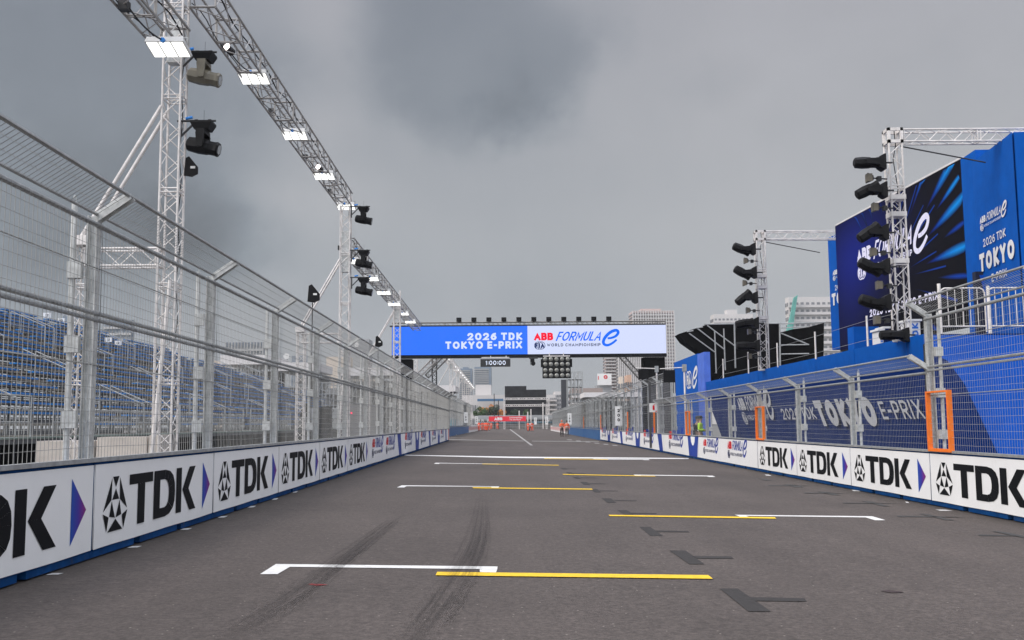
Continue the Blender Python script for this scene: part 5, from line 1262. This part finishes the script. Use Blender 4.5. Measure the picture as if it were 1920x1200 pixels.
for i, (px, py, Z, r) in enumerate(((668, 638, 220, .55), (668.5, 646.5, 220, .5), (537, 668, 200, .6))):
    c = P(px, py, Z); t = thing('dish_antenna', ['upper white dish on the grey rooftop', 'lower white dish on the grey rooftop', 'white round dish seen between fence posts'][i], 'antenna', c, group='white round dishes'); mb = MB(); mb.tube((0, 0, 0), (0, .5, 0), r, 14, r2=r * .7); obj('dish', mb, t, M_board)
    mb = MB(); mb.tube((0, .5, 0), (0, .6, -r * 2), .08, 6); obj('mast', mb, t, M_grey)
# hospitality / paddock structures seen through the fences
def scaffold(label, px0, px1, yt, Z, depth, lev, cols, m=M_galv, roof=None, back=None, name='scaffold_stand', r=.05):
    a = P(px0, yt, Z); b = P(px1, yt, Z); w = b.x - a.x; h = a.z; t = thing(name, label, 'scaffold', (a.x, Z, 0)); mb = MB()
    for i in range(cols + 1):
        for y in (0, depth): mb.tube((w * i / cols, y, 0), (w * i / cols, y, h), r, 5)
    for j in range(1, lev + 1):
        z = h * j / lev
        for y in (0, depth): mb.tube((0, y, z), (w, y, z), r * .8, 5)
    for i in range(cols): 
        for j in range(lev):
            if (i + j) % 2: mb.tube((w * i / cols, 0, h * j / lev), (w * (i + 1) / cols, 0, h * (j + 1) / lev), r * .7, 4)
    obj('scaffold_frame', mb, t, m, kind='stuff')
    mb = MB()
    for j in range(1, lev): mb.box(0, 0.05, h * j / lev - .04, w, depth, h * j / lev + .04)
    obj('deck_boards', mb, t, M_riser)
    if roof: mb = MB(); mb.box(-.3, -.5, h, w + .3, depth, h + roof); obj('roof_fascia', mb, t, M_cwhite)
    if back: mb = MB(); mb.box(.1, depth - .3, .2, w - .1, depth - .1, h - .3); obj('back_screen', mb, t, back)
    return t
M_mesh = mat('grey_screen', (.20, .205, .21), .8, 0, .2, .6)
scaffold('white roofed scaffold stand behind the grandstand end', 420, 500, 684, 118, 10, 5, 12, roof=1.1, back=M_dark)
scaffold('second white roofed stand between the fence posts', 520, 590, 696, 118, 10, 4, 9, roof=1.0, back=M_mesh)
scaffold('open scaffold behind the second tower', 590, 640, 718, 95, 6, 5, 7, back=M_mesh)
scaffold('long grey scaffold terrace along the grandstand side fence', 640, 740, 705, 100, 6, 6, 14, roof=.8, back=M_mesh)
scaffold('grey scaffold terrace toward the gantry leg', 740, 850, 735, 130, 8, 5, 18, roof=.8, back=M_cwhite)
scaffold('scaffold tower with platforms beside the dark pillar', 1064, 1092, 697, 150, 3, 8, 4, r=.06)
scaffold('grey scaffold terrace behind the stage side fence', 1100, 1200, 745, 105, 6, 3, 12, back=M_mesh, roof=.5)
t = thing('drape_panel', 'tall black draped panel behind the grandstand side fence', 'drape', P(566, 750, 62)); o0 = Vector(t.location); q = [P(a, b, 62) - o0 for a, b in ((552, 828), (577, 828), (577, 756), (567, 760))]; mb = MB(); mb.prism([(v.x, v.z) for v in q], 0, .6); obj('black_cloth', mb, t, M_cloth)
t = thing('equipment_rack', 'black equipment rack with tangled cables behind the fence', 'rack', P(606, 800, 55)); o0 = Vector(t.location); mb = MB(); mb.box(-.4, 0, -.7, .4, .5, 1.1); obj('rack_box', mb, t, M_black)
mb = MB(); pr = None
for i in range(20):
    q = Vector((.45 + .12 * math.sin(i * 1.1), -.05, 1.0 - i * .09)); 
    if pr is not None: mb.tube(pr, q, .015, 4)
    pr = q
obj('cable', mb, t, M_black)
t = thing('container', 'grey container behind the second tower foot', 'container', P(628, 800, 75)); mb = MB(); mb.box(-2.2, 0, -1.5, 2.2, 2.4, 1.4)
for i in range(18): mb.box(-2.2 + i * .25, -.05, -1.4, -2.1 + i * .25, -.001, 1.3)
obj('container_shell', mb, t, B_grey)
t = thing('container', 'dark container with red lamp behind the fence', 'container', P(672, 800, 72)); mb = MB(); mb.box(-1.4, 0, -1.5, 1.4, 2.4, 1.6); obj('container_shell', mb, t, bmat('container_dark', (.12, .12, .125))); mb = MB(); mb.tube((-.5, -.1, .98), (-.5, -.01, .98), .07, 8); obj('red_lamp', mb, t, mat('red_lamp_lit', (1, .02, .12), emit=2.0))
for i, (px, Z) in enumerate(((846, 128), (853, 132))):
    t = thing('portable_toilet', ['turquoise portable toilet nearer the wall opening', 'second turquoise portable toilet'][i], 'toilet', P(px, 801, Z)); mb = MB(); mb.box(-.45, 0, -.6, .45, 1, 1.1); obj('cabin', mb, t, mat('turquoise_plastic', (.02, .33, .42), .5)); mb = MB(); mb.box(-.5, -.05, 1.102, .5, 1.05, 1.2); obj('cabin_roof', mb, t, M_board)
# pit structures behind right fence
t = thing('pit_building', 'grey pit building with white window panels behind the stage side fence', 'building', (14.5, 63, 0)); mb = MB(); mb.box(0, 0, 0, 9, 26, 4.1); obj('wall', mb, t, B_grey)
for i in range(7):
    for j in range(2): mb = MB(); mb.box(-.05, .8 + i * 3.6, 1.2 + j * 1.3, -.001, 3.6 + i * 3.6, 2.2 + j * 1.3); obj('window_panel', mb, t, M_board)
t = thing('shade_sheet', 'dark sheet for the shaded area behind the end of the low fence', 'screen', (9.6, 51.5, 0)); mb = MB(); mb.box(-2.3, 2, 0, -.85, 2.1, 3.6); obj('shade_cloth', mb, t, mat('shade_dark', (.07, .07, .072), .9));  # dark sheet put in for the shade beneath the stage
t = thing('equipment_cases', 'small red and white stall behind the fence near the pictogram sign', 'stall', P(1240, 803, 60)); mb = MB(); mb.box(-.35, 0, -.6, .35, .3, .5); obj('stall_board', mb, t, M_board); mb = MB(); p, _ = text('ABB', .25, .27, 1, .05, align='c'); mb.flat(move(p, 0, 0), -.01); obj('red_letters', mb, t, M_pred)
# end of the straight
c = P(951.5, 790, 250); t = thing('finish_banner', 'red banner with white lettering across the far end of the track', 'banner', (c.x, 250, c.z)); k = 250 / F; mb = MB(); mb.box(-34.8 * k, 0, 0, 34.8 * k, .2, 9.3 * k); obj('banner_cloth', mb, t, mat('banner_red', (.72, .02, .04), .6, 0, .05))
mb = MB(); p, _ = text('ABB', 5.4 * k, .27, 1, .05, 0, 15 * k); mb.flat(move(p, -24.5 * k, 2 * k), -.03); obj('white_lettering', mb, t, M_pwhite); mb = MB()
p, _ = text('ENGINEERED', 2.3 * k, .2, 1, .2, 0, 24 * k); mb.flat(move(p, 4 * k, 5.4 * k), -.03); obj('white_lettering', mb, t, M_pwhite); mb = MB(); p, _ = text('TO OUTRUN', 2.3 * k, .2, 1, .2, 0, 21 * k); mb.flat(move(p, 4 * k, 1.8 * k), -.03); obj('white_lettering', mb, t, M_pwhite)
for s in (-1, 1): mb = MB(); mb.tube((s * 34 * k, .3, -c.z), (s * 34 * k, .3, 9 * k), .08, 6); obj('banner_post', mb, t, M_galv)
# overhead frames in front of black building
for i, (y, Z, x0, x1) in enumerate(((748, 262, 944, 1030), (760.5, 255, 944, 1026))):
    a = P(x0, y, Z); b = P(x1, y, Z); t = thing('overhead_frame', ['upper pale overhead truss before the black building', 'lower pale overhead truss before the black building'][i], 'truss', (a.x, Z, 0)); w = b.x - a.x
    mb = MB(); truss(mb, (0, 0, a.z), (w, 0, a.z), .45, rc=.06, rb=.04, step=.5); obj('cross_truss', mb, t, M_alu)
    for xx in (.2, w - .2): mb = MB(); truss(mb, (xx, 0, 0), (xx, 0, a.z), .35, rc=.05, rb=.03, step=.4); obj('mast', mb, t, M_alu)
for i, (px, yt) in enumerate(((926.5, 738), (934.5, 750), (973.5, 770), (989.5, 772), (995.5, 767), (1018, 755))):
    c = P(px, yt, 252); t = thing('mast_pole', ['thin dark mast, tallest at the far end of the track', 'second thin pole at the far end of the track', 'short pale pole under the black building', 'slim pole left of the open frame', 'frame pole near the far fence end', 'pale pole at the foot of the overhead frame'][i], 'pole', (c.x, 252, 0)); mb = MB(); mb.tube((0, 0, 0), (0, 0, c.z), .10 if i < 2 else .14, 6); obj('shaft', mb, t, M_grey if i < 2 else M_alu)
# far cross fence and white wall at the corner
t = thing('corner_fence', 'low grey mesh fence closing the far end of the straight', 'fence', (-9, 256, 0)); mb = MB()
for i in range(60): mb.tube((i * .6, 0, 0), (i * .6, 0, 3.2), .03, 4)
for z in (.6, 1.2, 1.8, 2.4, 3.2): mb.tube((0, 0, z), (36, 0, z), .04, 4)
obj('mesh_panel', mb, t, M_galv); mb = MB(); mb.box(0, .3, 0, 36, .5, 1.5); obj('grey_wall', mb, t, mat('weathered_wall', (.22, .21, .20), .9, 0, .3, .5))
mb = MB(); mb.box(0, .1, 1.5, 36, .28, 1.95); obj('blue_strip', mb, t, mat('teal_strip', (.05, .16, .22), .7, 0, .6, .25))
mb = MB(); mb.box(0, 4, 2.6, 36, 4.3, 3.6); obj('dark_band', mb, t, B_grey)

# trees
def leaf_mat(n, c): return mat(n, c, .8, 0, .45, 1.5)
M_leaf = leaf_mat('foliage_green', (.045, .085, .025)); M_leafd = leaf_mat('foliage_dark', (.02, .04, .016)); M_leafo = leaf_mat('foliage_orange', (.55, .22, .04)); M_bark = mat('bark', (.07, .05, .035), .9)
def tree(px, py, Z, r, m, label, seed):
    rnd = random.Random(seed); c = P(px, py, Z); t = thing('broadleaf_tree', label, 'tree', (c.x, Z, -.1))
    mb = MB(); mb.tube((0, 0, 0), (0, 0, c.z), .25, 7, r2=.1)
    for i in range(5): a = rnd.random() * 6.3; mb.tube((0, 0, c.z * .6), (math.cos(a) * r * .7, math.sin(a) * r * .7, c.z + rnd.uniform(-.3, .6) * r), .1, 5, r2=.03)
    obj('trunk', mb, t, M_bark)
    mb = MB()
    blobs = [(rnd.gauss(0, .5) * r, rnd.gauss(0, .4) * r, c.z + rnd.gauss(0, .35) * r, r * rnd.uniform(.35, .6)) for _ in range(9)]
    for _ in range(1500):
        b = rnd.choice(blobs); v = Vector((rnd.gauss(0, 1), rnd.gauss(0, 1), rnd.gauss(0, 1))).normalized() * b[3] * rnd.uniform(.6, 1.05)
        p = Vector(b[:3]) + v; s = rnd.uniform(.10, .22) * r * .5; u = Vector((rnd.gauss(0, 1), rnd.gauss(0, 1), rnd.gauss(0, 1))).normalized() * s; w = u.orthogonal().normalized() * s
        mb.poly([p - u, p + w, p + u, p - w])
    obj('crown', mb, t, m)
for i, a in enumerate([(901, 774, 275, 1.4, M_leaf, 'small green tree at the far end beside the grandstand side fence'), (911, 773, 278, 1.4, M_leaf, 'green tree in front of the orange one'), (908, 770, 284, 1.4, M_leafo, 'orange leaved tree showing between green ones'), (920, 771, 282, 1.6, M_leafo, 'orange tree beside the dark conifer like tree'), (926, 769, 276, 1.6, M_leafd, 'dark tall tree before the pale warehouse'), (938, 773, 282, 1.3, M_leafo, 'small orange tree next to the black building'), (966, 774, 268, 1.4, M_leafd, 'dark tree in front of the black building'), (988, 776, 268, 1.5, M_leaf, 'low green bush like tree before the black building')]): tree(*a, seed=i + 3)

# ------------------------------------------------------------------ people
def skin(name, joints, edges, m, parent, lvl=1):
    me = bpy.data.meshes.new(name); me.from_pydata([j[0] for j in joints], edges, []); me.update()
    o = bpy.data.objects.new(name, me); COL.objects.link(o)
    s = o.modifiers.new('skin', 'SKIN'); 
    for i, j in enumerate(joints): me.skin_vertices[0].data[i].radius = (j[1], j[1] * (j[2] if len(j) > 2 else 1))
    me.skin_vertices[0].data[0].use_root = True
    sb = o.modifiers.new('sub', 'SUBSURF'); sb.levels = lvl; sb.render_levels = lvl
    dg = bpy.context.evaluated_depsgraph_get(); dg.update(); new = bpy.data.meshes.new_from_object(o.evaluated_get(dg)); new.name = name
    new.materials.clear(); new.materials.append(m); new.polygons.foreach_set('use_smooth', [True] * len(new.polygons))
    bpy.data.objects.remove(o); 
    if parent is None: return new
    return obj(name, new, parent)
M_skin = mat('skin', (.42, .26, .19), .6, 0, .05); M_hivis = mat('orange_coverall', (.75, .085, .03), .7, 0, .15, 8); M_hiv2 = mat('hivis_vest', (.85, .14, .05), .7, 0, .1, 8); M_trous = mat('dark_trousers', (.014, .015, .02), .8); M_shirt = mat('dark_shirt', (.03, .03, .035), .8); M_boot = mat('black_shoes', (.012, .012, .012), .6); M_hair = mat('dark_hair', (.012, .01, .009), .6); M_yel = mat('yellow_vest', (.45, .75, .03), .7); M_refl = mat('reflective_tape', (.7, .7, .66), .4); M_whsh = mat('white_shirt', (.6, .6, .6), .8); M_greyt = mat('grey_trousers', (.10, .10, .105), .8); M_hat = mat('orange_cap', (.70, .12, .03), .7)
def person_joints(pose, grow=0.0):
    ls, rs = pose.get('lleg', (.0, 0)), pose.get('rleg', (.0, 0)); la, ra = pose['la'], pose['ra']
    J = [((0, 0, .95), .13 + grow, .75), ((0, .0, 1.15), .125 + grow, .75), ((0, .0, 1.36), .15 + grow, .7), ((0, 0, 1.47), .07 + grow), ((0, -.01, 1.55), .052), ((0, -.015, 1.64), .088, 1.1), ((0, -.01, 1.70), .08)]
    E = [(0, 1), (1, 2), (2, 3), (3, 4), (4, 5), (5, 6)]
    for sgn, lg in ((-1, ls), (1, rs)):
        i = len(J); J += [((sgn * .10, 0, .86), .095 + grow, 1), ((sgn * .115, lg[0] * .5 - .02, .48), .065 + grow, 1), ((sgn * .12, lg[0], .09), .045 + grow, 1), ((sgn * .125, lg[0] - .13, .04), .04)]
        E += [(0, i), (i, i + 1), (i + 1, i + 2), (i + 2, i + 3)]
    for sgn, ar in ((-1, la), (1, ra)):
        i = len(J); el, ha = Vector(ar[0]), Vector(ar[1])
        J += [((sgn * .19, 0, 1.40), .062 + grow, 1), (tuple(el), .045 + grow, 1), (tuple(ha), .032 + grow, 1)]
        E += [(2, i), (i, i + 1), (i + 1, i + 2)]
        d = (ha - el).normalized(); sdv = d.cross(Vector((0, 1, 0))).normalized(); J.append((tuple(ha + d * .07), .034)); E.append((i + 2, i + 3)); b = i + 3
        for f in range(5):
            j = len(J); off = (f - 2) * .02; L_ = [.045, .075, .085, .078, .06][f]
            if f == 0: J += [(tuple(ha + d * .05 + sdv * -.045), .010)]; E += [(b, j)]
            else: J += [(tuple(ha + d * .11 + sdv * off), .009), (tuple(ha + d * (.11 + L_ * .8) + sdv * off + Vector((0, -.02, 0))), .008)]; E += [(b, j), (j, j + 1)]
    return J, E
def sub(J, E, keep, g=0):
    idx = {k: n for n, k in enumerate(keep)}; J2 = [(J[k][0], J[k][1] + g) + tuple(J[k][2:]) for k in keep]; return J2, [(idx[a], idx[b]) for a, b in E if a in idx and b in idx]
POSES = [dict(la=((-.24, .03, 1.13), (-.25, -.05, .88)), ra=((.24, .03, 1.13), (.25, -.05, .88))),
         dict(la=((-.26, .02, 1.14), (-.12, -.2, 1.16)), ra=((.26, .02, 1.14), (.12, -.22, 1.12)), lleg=(.06, 0)),
         dict(la=((-.25, .1, 1.15), (-.26, -.02, .92)), ra=((.26, -.05, 1.15), (.22, -.25, 1.08)), lleg=(.2, 0), rleg=(-.16, 0))]
PM = {}
def person(px, py, Z, label, pose=0, top=M_hivis, bottom=M_hivis, cap=None, rz=0.0, g='track marshals in orange', tape=True, X=None):
    c = P(px, py, Z); t = thing('person', label, 'person', (c.x, Z, gz(c.x)), rz, g)
    def get(key, fn):
        if key not in PM: PM[key] = fn()
        return PM[key]
    J, E = person_joints(POSES[pose])
    b = get(('b', pose), lambda: skin('body', J, E, M_skin, None)); obj('body', b, t)
    def mk(key, keep, gr, m):
        def f(): J2, E2 = sub(J, E, keep, gr); return skin(key, J2, E2, m, None)
        return get((key, pose, m.name), f)
    obj('jacket', mk('jacket', [0, 1, 2, 3, 15, 16, 17, 18 + 0] if False else [0, 1, 2, 3, 15, 16, 17, 15 + 13, 15 + 14, 15 + 15], .022, top), t)
    obj('trousers', mk('trousers', [0, 7, 8, 9, 11, 12, 13], .02, bottom), t)
    for s, i in ((-1, 9), (1, 13)):
        a = Vector(J[i][0]); mb = MB(); mb.hexa([(a.x - .05, a.y - .2, 0), (a.x + .05, a.y - .2, 0), (a.x + .05, a.y + .08, 0), (a.x - .05, a.y + .08, 0)], [(a.x - .04, a.y - .18, .07), (a.x + .04, a.y - .18, .07), (a.x + .05, a.y + .08, .13), (a.x - .05, a.y + .08, .13)]); obj('shoe', mb, t, M_boot)
    mb = MB(); n = 10
    for k, (rr, z) in enumerate(((.098, 1.66), (.10, 1.72), (.08, 1.78), (.03, 1.805))):
        for i in range(n): a = 2 * math.pi * i / n; mb.v.append((rr * math.cos(a), rr * 1.12 * math.sin(a) - .005 + (.02 if k == 0 else 0), z))
    for k in range(3):
        for i in range(n): mb.f.append((k * n + i, k * n + (i + 1) % n, (k + 1) * n + (i + 1) % n, (k + 1) * n + i)); mb.m.append(0)
    mb.f.append(tuple(range(3 * n, 4 * n))); mb.m.append(0)
    if cap: mb.box(-.06, -.21, 1.69, .06, -.1, 1.705)
    obj('cap' if cap else 'hair', mb, t, cap or M_hair, smooth=True)
    mb = MB(); mb.box(-.015, -.125, 1.615, .015, -.10, 1.65); obj('nose', mb, t, M_skin)
    if tape:
        mb = MB(); n = 12
        for k, z in enumerate((1.10, 1.16)):
            for i in range(n): a = 2 * math.pi * i / n; mb.v.append((.175 * math.cos(a), .135 * math.sin(a), z))
        for i in range(n): mb.f.append((i, (i + 1) % n, n + (i + 1) % n, n + i)); mb.m.append(0)
        obj('reflective_band', mb, t, M_refl)
    return t
person(1053.5, 800, 112, 'worker with orange cap, vest and dark shorts by the blue blocks', 1, M_hiv2, M_trous, M_hat, .2, 'workers in high-visibility vests')
person(1063, 800, 114, 'worker with dark hair, orange vest and grey trousers beside the blue blocks', 0, M_hiv2, M_greyt, None, 0, 'workers in high-visibility vests')
MR = [(898, 184, 0, 2.6, 'marshal in orange standing nearest the grandstand side wall'), (904.5, 190, 1, .4, 'marshal in orange facing the group with hands together'), (909.5, 188, 0, 2.9, 'marshal in orange in the middle of the group'), (912.5, 186, 1, -.4, 'marshal in orange with pale bib at the group front'), (916, 196, 2, .8, 'marshal in orange stepping at the edge of the group'),
      (921, 250 * .95, 0, 0, 'lone smaller marshal just beside the group'), (932.5, 228, 2, .5, 'lone marshal in orange in the middle of the track'), (990, 192, 0, 2.7, 'marshal in orange on the stage side of the track'), (997.5, 190, 2, .6, 'marshal in orange bending beside a white shirted person')]
for px, Z, ps, rz, lab in MR: person(px, 800, Z, lab, ps, rz=rz, cap=M_hair if ps == 1 else None)
person(994.5, 800, 192, 'person in white shirt and dark trousers between two marshals', 2, M_whsh, M_trous, None, .3, 'people standing far down the track', False)
person(1313, 800, 45.5, 'person in yellow vest behind the low fence', 1, M_yel, M_trous, M_hair, 1.2, 'people behind the fence', True)
person(1308, 800, 47.5, 'person in dark clothes just beside the yellow vest', 0, M_shirt, M_greyt, None, .6, 'people behind the fence', False)
person(1267, 800, 62, 'person in pale shirt with cap behind the far end of the low fence', 2, M_whsh, M_trous, M_hair, .6, 'people behind the fence', False)

# ------------------------------------------------------------------ air
mb = MB(); mb.box(-1450, -200, -35, 1450, 1450, 130)
hz = bpy.data.materials.new('haze_air'); hz.use_nodes = True; t_ = hz.node_tree; t_.nodes.clear()
o_ = t_.nodes.new('ShaderNodeOutputMaterial'); v_ = N(t_, 'ShaderNodeVolumePrincipled', inp={'Density': 0.00016, 'Color': (.93, .96, 1, 1), 'Anisotropy': 0.0})
t_.links.new(v_.outputs[0], o_.inputs['Volume'])
obj('haze', mb, mat=hz, kind='stuff')
